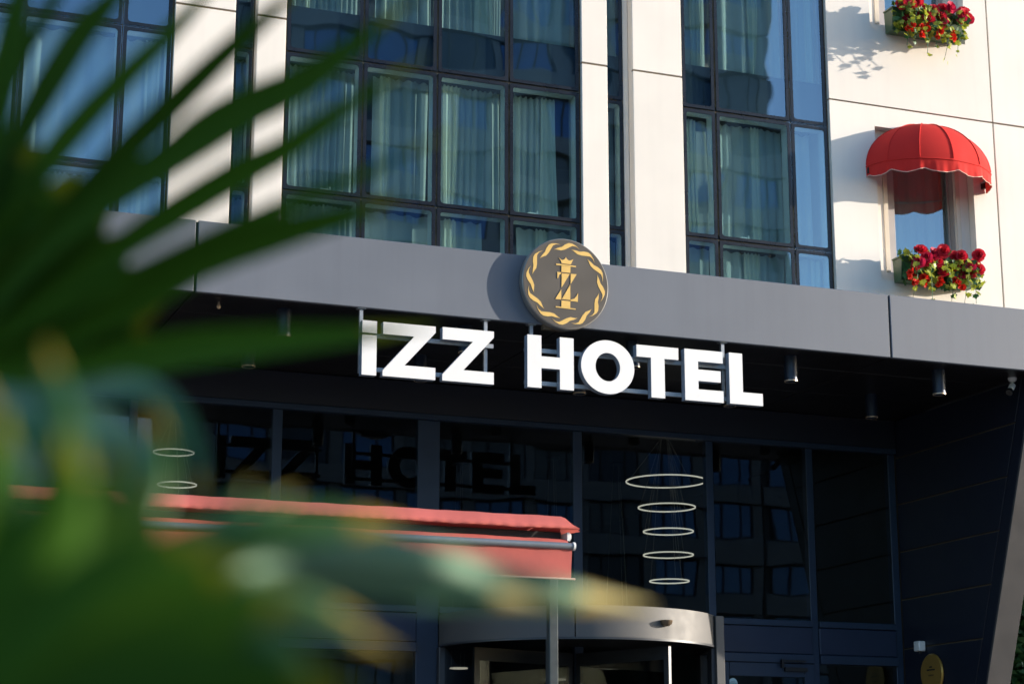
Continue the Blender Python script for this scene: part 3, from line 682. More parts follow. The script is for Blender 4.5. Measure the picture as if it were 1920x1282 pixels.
MONO = {'crown': [(7.8037, 7.0655), (7.8152, 7.0574), (7.8326, 7.0453), (7.8451, 7.042), (7.8636, 7.0504), (7.8792, 7.0659), (7.8861, 7.0805), (7.8937, 7.0656), (7.9101, 7.0487), (7.9294, 7.0451), (7.9508, 7.0529), (7.9733, 7.0645), (7.9605, 7.0418), (7.9486, 7.0127), (7.9388, 7.0034), (7.8372, 7.006), (7.8258, 7.0372)], 'serif_top': [(7.7714, 6.9964), (8.0019, 6.9931), (8.0017, 6.9792), (7.7713, 6.9807)], 'stem_top': [(7.8341, 6.9843), (7.9387, 6.982), (7.9352, 6.9076), (7.8317, 6.9083)], 'flag': [(7.7844, 6.9053), (7.8298, 6.9053), (7.8297, 6.8914), (7.8074, 6.8753), (7.7927, 6.8351), (7.7859, 6.8344)], 'tri1': [(7.8364, 6.8949), (7.9283, 6.8949), (7.8325, 6.7349)], 'tri2': [(7.9409, 6.8989), (8.0108, 6.9013), (7.9381, 6.7849)], 'tri3': [(7.8286, 6.7171), (7.8298, 6.6041), (7.7606, 6.604)], 'tri4': [(7.9342, 6.7799), (7.933, 6.6094), (7.8365, 6.6094)], 'tail': [(8.0236, 6.6936), (8.0209, 6.5966), (7.9358, 6.5986), (7.9359, 6.6115), (7.9795, 6.6276), (8.0088, 6.6627)], 'stem_bot': [(7.8316, 6.5951), (7.9329, 6.5946), (7.9323, 6.522), (7.8293, 6.5215)], 'serif_bot': [(7.7649, 6.5247), (7.9951, 6.5187), (7.995, 6.5077), (7.7649, 6.5128)]}
for nm, key in (('crown', 'crown'), ('serif', 'serif_top'), ('stem', 'stem_top'), ('flag', 'flag'), ('stroke', 'tri1'), ('stroke', 'tri2'), ('stroke', 'tri3'), ('stroke', 'tri4'), ('tail', 'tail'), ('stem', 'stem_bot'), ('serif', 'serif_bot')):
    obj(nm, prism(MONO[key], YE-0.008, YE-0.0032), MT['gold'], EM)
obj('bracket', join(box(EC[0]-0.25, EC[0]-0.21, YE+0.086, YF-0.001, 6.6, 6.9), box(EC[0]+0.21, EC[0]+0.25, YE+0.086, YF-0.001, 6.6, 6.9)), MT['steel'], EM)
ul = obj('bar_lamp', join(box(7.66, 7.93, YF-0.02, YF+0.05, ZS-0.065, ZS-0.035), box(7.66, 7.69, YF-0.02, YF+0.05, ZS-0.0345, ZS-0.013)), MT['bronze']); tag(ul, 'thin bronze bar fitting under the round emblem', 'fitting')

# ------------------------------------------------------------------ red dome awning over the small window
AX, AR, AP, AZ, AH = 13.565, 0.88, 0.62, 9.19, 0.645
AW = thing('dome_awning', (AX, YW, AZ), 'red scalloped dome awning over the small window in the white wall', 'awning')
def dome(th, u):
    th = R(th); u = R(u)
    return Vector((AX+AR*math.cos(th)*math.sin(u), YW-0.004-AP*math.sin(th)*math.sin(u), AZ+AH*math.cos(u)))
ths = [0, 30, 60, 90, 120, 150, 180]
for a, b_ in zip(ths[:-1], ths[1:]):
    V = []; F = []; N = 6; M_ = 14
    for i in range(M_+1):
        u = 4 + 86*i/M_
        pa, pb = dome(a, u), dome(b_, u)
        for j in range(N+1):
            t = j/N; ch = pa.lerp(pb, t); ar = dome(a+(b_-a)*t, u)
            V.append(tuple(ch.lerp(ar, 0.45)))
    for i in range(M_):
        for j in range(N): F.append((i*(N+1)+j, i*(N+1)+j+1, (i+1)*(N+1)+j+1, (i+1)*(N+1)+j))
    obj('fabric_panel', (V, F), MT['red'], AW, smooth='all')
for a in ths:
    obj('seam', tube([tuple(dome(a, u)+Vector((0, -0.002, 0.002))) for u in range(4, 91, 6)], 0.007, 6), MT['red'], AW, smooth=True)
V = []; F = []; NV = 180
for i in range(NV+1):
    th = 180*i/NV; seg = th/30.0; k = int(min(seg, 5.999)); t = seg-k
    pa, pb = dome(30*k, 90), dome(30*(k+1), 90); p = pa.lerp(pb, t).lerp(dome(th, 90), 0.45)
    out = Vector((math.cos(R(th)), -math.sin(R(th)), 0))
    sag = abs(math.sin(seg*PI*1.0+0.4))
    for j in range(5):
        tt = j/4; zb = 0.168 - 0.045*(1-sag)
        wv = 0.010*math.sin(th*0.31+1)*tt + 0.003*math.sin(th*0.9)*tt
        V.append(tuple(p + out*(0.004+wv) + Vector((0, 0, -zb*tt))))
for i in range(NV):
    for j in range(4): F.append((i*5+j, (i+1)*5+j, (i+1)*5+j+1, i*5+j+1))
va = obj('valance', (V, F), MT['red'], AW, smooth='all')
obj('piping', tube([V[i*5+4] for i in range(0, NV+1)], 0.006, 5), MT['piping'], va, smooth=True)
obj('rim_seam', tube([tuple(Vector(V[i*5])+Vector((0, 0, 0.0))) for i in range(0, NV+1, 2)], 0.009, 6), MT['red'], AW, smooth=True)
obj('frame', tube([tuple((dome(t, 89)-Vector((AX, YW, AZ)))*0.94+Vector((AX, YW, AZ-0.03))) for t in range(0, 181, 6)], 0.012, 6), MT['steel'], AW)
obj('wall_bracket', join(box(AX+AR-0.06, AX+AR-0.02, YW-0.05, YW-0.002, AZ-0.10, AZ-0.02), box(AX-AR+0.0, AX-AR+0.03, YW-0.05, YW-0.002, AZ-0.10, AZ-0.02)), MT['dark'], AW)

# ------------------------------------------------------------------ flower boxes
def rose_mesh(name, m, seed, small=False):
    rnd = random.Random(seed); V = []; F = []
    layers = [(5, 0.25, 80), (6, 0.55, 60), (7, 0.85, 35), (7, 1.0, 12)] if not small else [(5, 0.5, 50), (6, 1.0, 20)]
    for n, rad, tilt in layers:
        for k in range(n):
            a = 2*PI*k/n + rnd.uniform(-0.25, 0.25); tl = R(tilt + rnd.uniform(-12, 12)); wd = rad*rnd.uniform(0.75, 1.0)
            base = len(V); c, s = math.cos(a), math.sin(a)
            for i in range(4):
                t = i/3; rr = rad*math.cos(tl)*t + 0.05; zz = rad*math.sin(tl)*t*0.9 - 0.25*(1-t) - (0.18*t*t if tilt < 40 else 0)
                ww = wd*math.sin(PI*(0.15+0.62*t))*0.62
                for sgn in (-1, 0, 1):
                    dep = 0.10*abs(sgn)*t
                    V.append((rr*c - s*ww*sgn*1.0 - c*dep, rr*s + c*ww*sgn - s*dep, zz + dep*0.6))
            for i in range(3):
                for j in range(2):
                    q = base+i*3+j; F.append((q, q+1, q+4, q+3))
    me = bpy.data.meshes.new(name); me.from_pydata(V, [], F); me.materials.append(m)
    for p in me.polygons: p.use_smooth = True
    return me
def leaf_mesh(name, m):
    pts = [(0, 0), (0.32, 0.12), (0.52, 0.02), (0.46, 0.38), (0.62, 0.55), (0.28, 0.66), (0, 1.0), (-0.28, 0.66), (-0.62, 0.55), (-0.46, 0.38), (-0.52, 0.02), (-0.32, 0.12)]
    V = [(0, 0.45, 0.0)] + [(x, y, 0.16*abs(x)-0.12*y*y) for x, y in pts]
    n = len(pts); F = [(0, 1+i, 1+(i+1) % n) for i in range(n)]
    me = bpy.data.meshes.new(name); me.from_pydata(V, [], F); me.materials.append(m)
    ul = me.uv_layers.new(name='UVMap')
    for p in me.polygons:
        for li in p.loop_indices: ul.data[li].uv = (V[me.loops[li].vertex_index][1]*0.6, 0.5)
    return me
roses = [rose_mesh('rose', MT['rose'], 1), rose_mesh('rose', MT['rosep'], 2), rose_mesh('rose', MT['rose'], 3)]
gers = [rose_mesh('blossom', MT['geran'], 5, True), rose_mesh('blossom', MT['geran'], 6, True)]
ivym, ivydm = leaf_mesh('leaf', MT['ivy']), leaf_mesh('leaf', MT['ivyd'])
FL = {'up': [(13.141, 11.344), (13.262, 11.4), (13.382, 11.418), (13.272, 11.292), (13.447, 11.319), (13.551, 11.328), (13.657, 11.366), (13.786, 11.401), (13.858, 11.39), (13.715, 11.281), (14.092, 11.412), (14.141, 11.295), (14.011, 11.267), (14.063, 11.334), (13.519, 11.192), (13.749, 11.184), (13.233, 11.163)], 'upo': [(13.197, 10.996), (13.42, 11.059), (13.392, 10.968), (13.644, 10.97), (13.868, 10.996), (13.469, 11.081)], 'lo': [(13.217, 8.075), (13.454, 8.052), (13.548, 8.089), (13.494, 7.96), (13.309, 7.948), (13.748, 8.055), (13.818, 8.062), (13.703, 7.968), (14.062, 8.087), (14.031, 7.974), (13.935, 7.937), (13.914, 7.859), (13.763, 7.933), (13.563, 7.817), (13.553, 7.911), (14.058, 7.908), (13.177, 7.914)], 'loo': [(13.119, 7.792), (13.04, 7.73), (13.104, 7.662), (13.253, 7.738), (13.264, 7.665), (13.495, 7.687), (13.725, 7.676)]}
def flower_box(x0, x1, z0, big, small, lbl, plbl, vines, seed):
    rnd = random.Random(seed)
    yb, yf = YW-0.003, YW-0.213
    b = thing('flower_box', ((x0+x1)/2, YW, z0), lbl, 'flower box', 'flower boxes on the white wall')
    tz = 0.29
    def slab(xa, xb, ya0, ya1, yb0, yb1, za, zb):
        return [(xa,ya0,za),(xb,ya0,za),(xb,ya1,za),(xa,ya1,za),(xa,yb0,zb),(xb,yb0,zb),(xb,yb1,zb),(xa,yb1,zb)], [(0,3,2,1),(4,5,6,7),(0,1,5,4),(1,2,6,5),(2,3,7,6),(3,0,4,7)]
    obj('tub', join(slab(x0+0.02, x1-0.02, yf+0.03, yb-0.02, yf+0.03, yb-0.02, z0, z0+0.012), slab(x0+0.02, x0+0.034, yf+0.03, yb-0.02, yf, yb, z0+0.0125, z0+tz),
         slab(x1-0.034, x1-0.02, yf+0.03, yb-0.02, yf, yb, z0+0.0125, z0+tz), slab(x0+0.0345, x1-0.0345, yf+0.03, yf+0.044, yf, yf+0.014, z0+0.0125, z0+tz),
         slab(x0+0.0345, x1-0.0345, yb-0.034, yb-0.02, yb-0.014, yb, z0+0.0125, z0+tz)), MT['boxgreen'], b)
    obj('lip', join(box(x0+0.008, x0+0.035, yf-0.006, yb, z0+tz+0.001, z0+tz+0.02), box(x1-0.035, x1-0.008, yf-0.006, yb, z0+tz+0.001, z0+tz+0.02), box(x0+0.036, x1-0.036, yf-0.006, yf+0.02, z0+tz+0.001, z0+tz+0.02)), MT['boxgreen'], b)
    obj('soil', box(x0+0.036, x1-0.036, yf+0.02, yb-0.04, z0+0.20, z0+0.215), MT['bark'], b)
    p = thing('flowering_plants', ((x0+x1)/2, YW-0.1, z0+0.215), plbl, 'flowers', 'plants in the flower boxes')
    root = Vector(((x0+x1)/2, YW-0.11, z0+0.21))
    stems = []
    for (x, z) in big:
        y = 19.98 + rnd.uniform(-0.06, 0.07); s = rnd.uniform(0.078, 0.10)
        place('rose', rnd.choice(roses), p, (x, y, z), (R(rnd.uniform(45, 95)), 0, R(rnd.uniform(-35, 25))), (s, s, s))
        stems.append(tube([(min(max(x, x0+0.08), x1-0.08), YW-0.11, z0+0.21), (x, y+0.05, z-0.03)], 0.005, 5))
    for k in range(9):
        q = rnd.choice(big); s = rnd.uniform(0.06, 0.085)
        place('rose', rnd.choice(roses), p, (min(max(q[0]+rnd.uniform(-0.12, 0.12), x0+0.1), x1), 20.0+rnd.uniform(-0.08, 0.05), q[1]-rnd.uniform(0.0, 0.14)), (R(rnd.uniform(45, 100)), 0, R(rnd.uniform(-35, 25))), (s, s, s))
    for (x, z) in small:
        y = 19.90 + rnd.uniform(-0.03, 0.05)
        for k in range(4):
            s = rnd.uniform(0.036, 0.052)
            place('blossom', rnd.choice(gers), p, (x+rnd.uniform(-0.045, 0.045), y+rnd.uniform(-0.03, 0.03), z+rnd.uniform(-0.05, 0.05)), (R(rnd.uniform(50, 110)), 0, R(rnd.uniform(-50, 40))), (s, s, s))
    for (vx, zl) in vines:
        n = 6; pts = []
        for i in range(n+1):
            t = i/n; pts.append((vx+0.03*math.sin(t*6+vx*9), yf-0.02-0.14*math.sin(t*2.6), z0+tz+0.03 - (z0+tz+0.03-zl)*t**1.5))
        stems.append(tube(pts, 0.0035, 4))
        for i in range(1, n+1):
            for q in range(2):
                s = rnd.uniform(0.05, 0.085)
                place('leaf', ivym if rnd.random() < 0.85 else ivydm, p, Vector(pts[i])+Vector((rnd.uniform(-0.04, 0.04), rnd.uniform(-0.04, 0.02), rnd.uniform(-0.03, 0.03))),
                      (R(rnd.uniform(-130, -50)), R(rnd.uniform(-35, 35)), R(rnd.uniform(-60, 60))), (s, s, s))
    for k in range(230):
        s = rnd.uniform(0.06, 0.105); x = rnd.uniform(x0+0.03, x1+0.02); z = z0 + rnd.uniform(-0.02, tz+0.10)
        place('leaf', ivym if rnd.random() < 0.6 else ivydm, p, (x, yf-rnd.uniform(-0.03, 0.12), z), (R(rnd.uniform(-130, -30)), R(rnd.uniform(-40, 40)), R(rnd.uniform(-70, 70))), (s, s, s))
    obj('stems', join(*stems), MT['stem'], p)
flower_box(13.03, 14.12, 11.02, FL['up'], FL['upo'], 'green flower box on the white wall at the top right of the photo', 'red roses and trailing ivy in the upper flower box, cut by the photo top', [(13.2, 10.78), (13.45, 10.72), (13.75, 10.66), (13.6, 10.85), (13.95, 10.78), (13.3, 10.9)], 41)
flower_box(12.985, 14.09, 7.70, FL['lo'], FL['loo'], 'green flower box on the white wall below the red dome awning', 'red roses and trailing ivy in the flower box below the dome awning', [(13.1, 7.42), (13.35, 7.45), (13.6, 7.36), (13.85, 7.42), (14.0, 7.46)], 57)

# ------------------------------------------------------------------ red terrace awning in front of the entrance
TA = thing('terrace_awning', (5.0, 17.0, 0), 'long folded red terrace awning with grey front bar and slim post before the entrance', 'awning')
XL, XR_ = -1.2, 7.20
def sheet(profile, x0, x1, m, name, nx=120, amp=0.006, th=0.004, parent=None, seed=1, taper=None):
    rnd = random.Random(seed); ph = [rnd.uniform(0, 6) for _ in range(6)]
    V = []; F = []; n = len(profile)
    for i in range(nx+1):
        s = i/nx; x = x0+(x1-x0)*s
        for j, (y, z) in enumerate(profile):
            wob = amp*(math.sin(x*9+ph[0]+j*1.3)+0.7*math.sin(x*21+ph[1]+j*2.1)+0.6*math.sin(x*4+ph[2])+0.5*math.sin(x*47+ph[3]+j*0.7)*(1 if j > 2 else 0.3))
            xx = x
            if taper and i == nx: xx = x + taper[j]
            V.append((xx, y+wob, z+0.5*wob))
    for i in range(nx):
        for j in range(n-1): a = i*n+j; F.append((a, a+n, a+n+1, a+1))
    return obj(name, (V, F), m, parent, smooth='all')
# hood: sloped top sheet over the roll, with a wedge shaped right end
sheet([(17.22, 4.045), (17.10, 4.03), (17.0, 4.00), (16.93, 3.93), (16.89, 3.888), (16.91, 3.880)], XL, XR_-0.03, MT['redpale'], 'hood', nx=300, amp=0.005, parent=TA, taper=[0, 0, 0, 0.05, 0.11, 0.10])
obj('hood_back', box(XL, XR_-0.02, 17.20, 17.24, 3.86, 4.04), MT['awnbar'], TA)
obj('hood_end', ([(XR_+0.075, 16.89, 3.862), (XR_-0.03, 17.0, 4.0), (XR_-0.03, 17.22, 4.04), (XR_+0.02, 17.22, 3.87)], [(0, 1, 2, 3)]), MT['redpale'], TA)
obj('fabric_roll', tube([(XL, 17.13, 3.90), (XR_-0.05, 17.13, 3.90)], 0.055, 14), MT['redpale'], TA, smooth=True)
sheet([(17.03, 3.806), (16.97, 3.792), (16.92, 3.75)], XL, XR_-0.03, MT['redpale'], 'fold', amp=0.008, parent=TA, seed=4)
obj('hood_shade_strip', box(XL, XR_-0.06, 17.04, 17.06, 3.78, 3.87), MT['dark'], TA)  # black strip standing in for the shadow under the hood
br = obj('front_bar', tube([(XL, 16.90, 3.722), (XR_+0.0, 16.90, 3.722)], 0.033, 16), MT['awnbar'], TA, smooth=True)
obj('end_cap', tube([(XR_+0.001, 16.90, 3.722), (XR_+0.022, 16.90, 3.722)], 0.040, 16), MT['plastic'], br, smooth=True)
obj('end_bracket', join(box(XR_-0.03, XR_-0.005, 16.95, 17.15, 3.78, 3.86), lathe([(0, 0), (0.04, 0), (0.04, 0.02), (0, 0.02)], (XR_-0.004, 17.0, 3.82), 'X', 16)), MT['plastic'], TA)
sheet([(16.905, 3.69), (16.915, 3.62), (16.92, 3.52), (16.925, 3.425)], XL, XR_-0.005, MT['redpale'], 'valance', amp=0.004, parent=TA, seed=9)
obj('valance_rod', tube([(XL, 16.925, 3.418), (XR_+0.035, 16.925, 3.418)], 0.010, 8), MT['piping'], TA, smooth=True)
for x in (7.075, 2.9, -1.0):
    obj('post', box(x-0.043, x+0.043, 17.065, 17.15, 0, 3.82), MT['post'], TA, bevel=0.006)

# ------------------------------------------------------------------ small fittings
cc = thing('security_camera', (13.93, 19.2, ZS), 'small white security camera under the canopy beside the navy wall', 'camera')
c0 = Vector((13.93, 19.2, ZS))
obj('mount', lathe([(0, 0), (0.055, 0), (0.05, -0.03), (0.03, -0.05), (0, -0.05)], tuple(c0+Vector((0, 0, -0.002))), 'Z', 18), MT['plastic'], cc, smooth=True)
dirv = Vector((-0.62, -0.35, -0.70)).normalized(); ax0 = c0+Vector((0.01, 0.0, -0.075))
obj('arm', tube([tuple(c0+Vector((0, 0, -0.045))), tuple(ax0+dirv*0.05)], 0.013, 8), MT['plastic'], cc)
obj('body', tube([tuple(ax0+dirv*0.03), tuple(ax0+dirv*0.14)], 0.038, 16), MT['plastic'], cc, smooth=True)
obj('lens', tube([tuple(ax0+dirv*0.1405), tuple(ax0+dirv*0.185)], 0.042, 16), MT['glens'], cc, smooth=True)
wb = thing('wall_box', (SX-0.06, 21.6, 3.29), 'small pale box fixed to the navy side wall above the gold plaque', 'box')
obj('body', box(SX-0.10, SX-0.001, 21.53, 21.66, 3.285, 3.41), MT['plastic'], wb, bevel=0.01)
obj('nozzle', lathe([(0, 0), (0.012, 0), (0.012, -0.03), (0, -0.03)], (SX-0.05, 21.6, 3.2845), 'Z', 12), MT['dark'], wb)
pc = (21.385, 2.99)
pq = thing('wall_plaque', (SX-0.04, pc[0], pc[1]), 'round gold plaque with four stars on the navy side wall', 'plaque')
obj('disc', lathe([(0, -0.025), (0.235, -0.025), (0.25, -0.012), (0.25, 0.0)], (SX-0.012, pc[0], pc[1]), 'X', 48), MT['plaque'], pq)
def star(cy, cz, r):
    P = []
    for k in range(10):
        a = PI/2+k*PI/5; rr = r if k % 2 == 0 else r*0.42; P.append((cy+rr*math.cos(a), cz+rr*math.sin(a)))
    return sprism(P, SX-0.0405, SX-0.0375)
for k in range(4): obj('star', star(pc[0]+0.045-0.03*k, pc[1]-0.02, 0.012), MT['ink'], pq)
obj('lettering', join(box(SX-0.0405, SX-0.0375, pc[0]-0.03, pc[0]+0.03, pc[1]+0.075, pc[1]+0.09), box(SX-0.0405, SX-0.0375, pc[0]-0.09, pc[0]+0.09, pc[1]+0.04, pc[1]+0.056)), MT['ink'], pq)
bl = thing('bulb_fitting', (4.24, 19.12, ZS), 'tiny bronze bulb fitting under the canopy left of the first downlight', 'light')
obj('bulb', lathe([(0, -0.075), (0.016, -0.065), (0.022, -0.045), (0.012, -0.02), (0.012, 0), (0, 0)], (4.24, 19.12, ZS-0.001), 'Z', 14), MT['lens'], bl, smooth=True)

# ------------------------------------------------------------------ palm close to the camera
PB = Vector((-0.05, 1.85, 0.0))
PT = thing('fan_palm', tuple(PB), 'blurred green fan palm close to the camera filling the left side', 'palm tree')
tr = []; tpts = [(PB.x+0.02*math.sin(z*3), PB.y, z) for z in [0, 0.15, 0.3, 0.45, 0.6, 0.75, 0.9, 1.0]]
obj('trunk', tube(tpts, [0.14, 0.13, 0.12, 0.12, 0.115, 0.11, 0.10, 0.07], 14), MT['fibre'], PT, smooth=True)
def blade(name, P, wmax, m, parent, seed, fold=0.45, tl=0.45):
    rnd = random.Random(seed); Q = [Vector(p) for p in P]
    # resample with Catmull-Rom
    S = []
    ext = [Q[0]*2-Q[1]] + Q + [Q[-1]*2-Q[-2]]
    for i in range(1, len(ext)-2):
        for k in range(5):
            t = k/5; a, b, c, d = ext[i-1], ext[i], ext[i+1], ext[i+2]
            S.append(0.5*((2*b)+(c-a)*t+(2*a-5*b+4*c-d)*t*t+(3*b-a-3*c+d)*t**3))
    S.append(Q[-1]); n = len(S)
    viewv = Vector((0, 0, EYE)) - S[n//2]; viewv.normalize()
    tilt = rnd.uniform(-tl, tl)
    V = []; U = []; F = []
    for i, p in enumerate(S):
        t = i/(n-1)
        d = (S[min(i+1, n-1)]-S[max(i-1, 0)]).normalized()
        side = d.cross(viewv).normalized(); nrm = side.cross(d).normalized()
        side = (side*math.cos(tilt)+nrm*math.sin(tilt)); nrm = side.cross(d).normalized()
        wd = wmax*0.5*min(1.0, 0.22+1.9*t)*(1-max(0, (t-0.45)/0.55)**1.7)
        wd = max(wd, 0.0006)
        V += [tuple(p-side*wd+nrm*wd*fold), tuple(p), tuple(p+side*wd+nrm*wd*fold)]
        U += [(t, 0), (t, 0.5), (t, 1)]
    for i in range(n-1):
        for j in range(2): a = 3*i+j; F.append((a, a+1, a+4, a+3))
    return obj(name, (V, F), m, parent, uvs=U, smooth='all')
LV = [[([(0.183, 2.234, 1.778), (0.189, 2.248, 1.929), (0.195, 2.26, 2.086)], 0.092), ([(0.183, 2.234, 1.778), (0.206, 2.242, 1.926), (0.231, 2.248, 2.08)], 0.092), ([(0.183, 2.234, 1.778), (0.227, 2.235, 1.92), (0.273, 2.235, 2.068)], 0.092), ([(0.183, 2.234, 1.778), (0.251, 2.23, 1.905), (0.322, 2.223, 2.037)], 0.092), ([(0.183, 2.234, 1.778), (0.271, 2.227, 1.887), (0.363, 2.217, 2.001)], 0.092), ([(0.183, 2.234, 1.778), (0.288, 2.225, 1.869), (0.398, 2.212, 1.964)], 0.092), ([(0.183, 2.234, 1.778), (0.299, 2.226, 1.849), (0.42, 2.215, 1.922)], 0.092), ([(0.183, 2.234, 1.778), (0.303, 2.229, 1.828), (0.429, 2.222, 1.879)], 0.0858), ([(0.183, 2.234, 1.778), (0.302, 2.234, 1.81), (0.427, 2.233, 1.842)], 0.0736), ([(0.178, 2.183, 1.767), (0.175, 2.198, 2.018), (0.181, 2.206, 2.318)], 0.0364), ([(0.178, 2.183, 1.767), (0.206, 2.206, 2.005), (0.233, 2.216, 2.176), (0.25, 2.227, 2.346)], 0.0368), ([(0.178, 2.183, 1.767), (0.229, 2.245, 2.099), (0.285, 2.26, 2.255), (0.308, 2.266, 2.324)], 0.0186), ([(0.178, 2.183, 1.767), (0.233, 2.235, 2.014), (0.309, 2.258, 2.196), (0.354, 2.263, 2.267), (0.412, 2.27, 2.365)], 0.0326), ([(0.178, 2.183, 1.767), (0.235, 2.216, 1.947), (0.317, 2.231, 2.089), (0.428, 2.239, 2.231), (0.502, 2.243, 2.332)], 0.0288), ([(0.178, 2.183, 1.767), (0.288, 2.171, 1.947), (0.415, 2.151, 2.104), (0.508, 2.135, 2.21), (0.567, 2.124, 2.265)], 0.0307), ([(0.178, 2.183, 1.767), (0.286, 2.148, 1.918), (0.408, 2.113, 2.02), (0.472, 2.094, 2.072), (0.548, 2.073, 2.117), (0.607, 2.055, 2.167), (0.684, 2.03, 2.239)], 0.0449), ([(0.178, 2.183, 1.767), (0.258, 2.163, 1.836), (0.374, 2.132, 1.93), (0.475, 2.105, 2.004), (0.536, 2.089, 2.043), (0.612, 2.068, 2.104), (0.696, 2.044, 2.168)], 0.034), ([(0.178, 2.183, 1.767), (0.315, 2.124, 1.85), (0.412, 2.084, 1.899), (0.52, 2.038, 1.955), (0.608, 2.003, 1.996), (0.701, 1.963, 2.046)], 0.0201), ([(0.178, 2.183, 1.767), (0.29, 2.131, 1.801), (0.369, 2.088, 1.848), (0.428, 2.055, 1.888), (0.514, 2.014, 1.918), (0.589, 1.979, 1.94), (0.637, 1.956, 1.958)], 0.041), ([(0.178, 2.183, 1.767), (0.268, 2.12, 1.758), (0.329, 2.074, 1.763), (0.403, 2.015, 1.775), (0.485, 1.952, 1.778), (0.561, 1.894, 1.779), (0.634, 1.836, 1.781)], 0.0373), ([(0.178, 2.183, 1.767), (0.261, 2.058, 1.725), (0.33, 1.939, 1.715), (0.366, 1.876, 1.689), (0.386, 1.822, 1.636), (0.386, 1.767, 1.567)], 0.0269), ([(0.178, 2.183, 1.767), (0.248, 2.033, 1.702), (0.289, 1.937, 1.682), (0.322, 1.848, 1.641), (0.33, 1.769, 1.579), (0.323, 1.695, 1.516)], 0.0346), ([(0.178, 2.183, 1.767), (0.228, 2.046, 1.709), (0.259, 1.941, 1.659), (0.272, 1.835, 1.59), (0.267, 1.718, 1.512)], 0.0346)], [([(0.145, 1.087, 1.404), (0.231, 1.175, 1.436), (0.354, 1.272, 1.466), (0.457, 1.343, 1.467), (0.566, 1.406, 1.465), (0.7, 1.473, 1.464)], 0.0467), ([(0.147, 1.107, 1.406), (0.239, 1.184, 1.432), (0.319, 1.238, 1.451), (0.409, 1.292, 1.456), (0.497, 1.34, 1.454), (0.593, 1.385, 1.452)], 0.0232), ([(0.153, 1.148, 1.41), (0.222, 1.163, 1.423), (0.284, 1.175, 1.423), (0.334, 1.186, 1.416), (0.392, 1.202, 1.398)], 0.0226), ([(0.153, 1.148, 1.41), (0.22, 1.166, 1.423), (0.274, 1.179, 1.43), (0.321, 1.19, 1.43), (0.371, 1.205, 1.418)], 0.0178), ([(0.153, 1.148, 1.41), (0.205, 1.116, 1.403), (0.251, 1.088, 1.393), (0.283, 1.07, 1.378), (0.305, 1.059, 1.354)], 0.039), ([(0.153, 1.148, 1.41), (0.209, 1.158, 1.435), (0.267, 1.167, 1.457), (0.33, 1.175, 1.473), (0.388, 1.183, 1.477)], 0.0291), ([(0.153, 1.148, 1.41), (0.207, 1.185, 1.444), (0.265, 1.217, 1.47), (0.288, 1.231, 1.491), (0.302, 1.241, 1.509)], 0.0163), ([(0.153, 1.148, 1.41), (0.209, 1.179, 1.44), (0.27, 1.206, 1.462), (0.307, 1.223, 1.487), (0.33, 1.232, 1.503)], 0.0163), ([(0.153, 1.148, 1.41), (0.185, 1.17, 1.448), (0.218, 1.187, 1.477), (0.233, 1.204, 1.514), (0.231, 1.225, 1.552)], 0.0226), ([(0.153, 1.148, 1.41), (0.166, 1.173, 1.46), (0.176, 1.192, 1.502), (0.171, 1.22, 1.553), (0.165, 1.24, 1.591)], 0.0258), ([(0.153, 1.148, 1.41), (0.143, 1.187, 1.46), (0.138, 1.223, 1.514), (0.126, 1.261, 1.572)], 0.0258), ([(0.153, 1.148, 1.41), (0.191, 1.114, 1.384), (0.224, 1.082, 1.354), (0.247, 1.058, 1.319)], 0.0443), ([(0.153, 1.148, 1.41), (0.124, 1.155, 1.409), (0.077, 1.163, 1.418), (0.022, 1.178, 1.408)], 0.0363)], [([(0.087, 1.063, 1.326), (0.12, 1.08, 1.38), (0.144, 1.095, 1.431), (0.157, 1.105, 1.468), (0.161, 1.118, 1.514)], 0.0375), ([(0.087, 1.063, 1.326), (0.13, 1.087, 1.375), (0.164, 1.108, 1.427), (0.185, 1.122, 1.466), (0.195, 1.138, 1.513)], 0.0498), ([(0.087, 1.063, 1.326), (0.135, 1.087, 1.369), (0.182, 1.108, 1.422), (0.207, 1.12, 1.455), (0.221, 1.133, 1.495)], 0.0351), ([(0.087, 1.063, 1.326), (0.14, 1.054, 1.359), (0.193, 1.045, 1.388), (0.242, 1.037, 1.406), (0.279, 1.032, 1.412)], 0.0421), ([(0.087, 1.063, 1.326), (0.142, 1.045, 1.345), (0.199, 1.028, 1.362), (0.251, 1.013, 1.368), (0.309, 1.001, 1.36)], 0.0443), ([(0.087, 1.063, 1.326), (0.132, 1.064, 1.371), (0.169, 1.064, 1.411), (0.202, 1.063, 1.436), (0.234, 1.062, 1.449)], 0.0425), ([(0.087, 1.063, 1.326), (0.117, 1.075, 1.382), (0.143, 1.084, 1.432), (0.159, 1.09, 1.469), (0.167, 1.097, 1.504)], 0.0429), ([(0.087, 1.063, 1.326), (0.095, 1.08, 1.388), (0.109, 1.092, 1.441), (0.119, 1.101, 1.484), (0.124, 1.109, 1.522)], 0.0429), ([(0.087, 1.063, 1.326), (0.147, 1.038, 1.332), (0.193, 1.019, 1.337), (0.244, 1.0, 1.332)], 0.0409), ([(0.087, 1.063, 1.326), (0.135, 1.056, 1.362), (0.179, 1.049, 1.399), (0.214, 1.043, 1.419), (0.253, 1.038, 1.429)], 0.0421)]]
crown = PB + Vector((0, 0, 1.0))
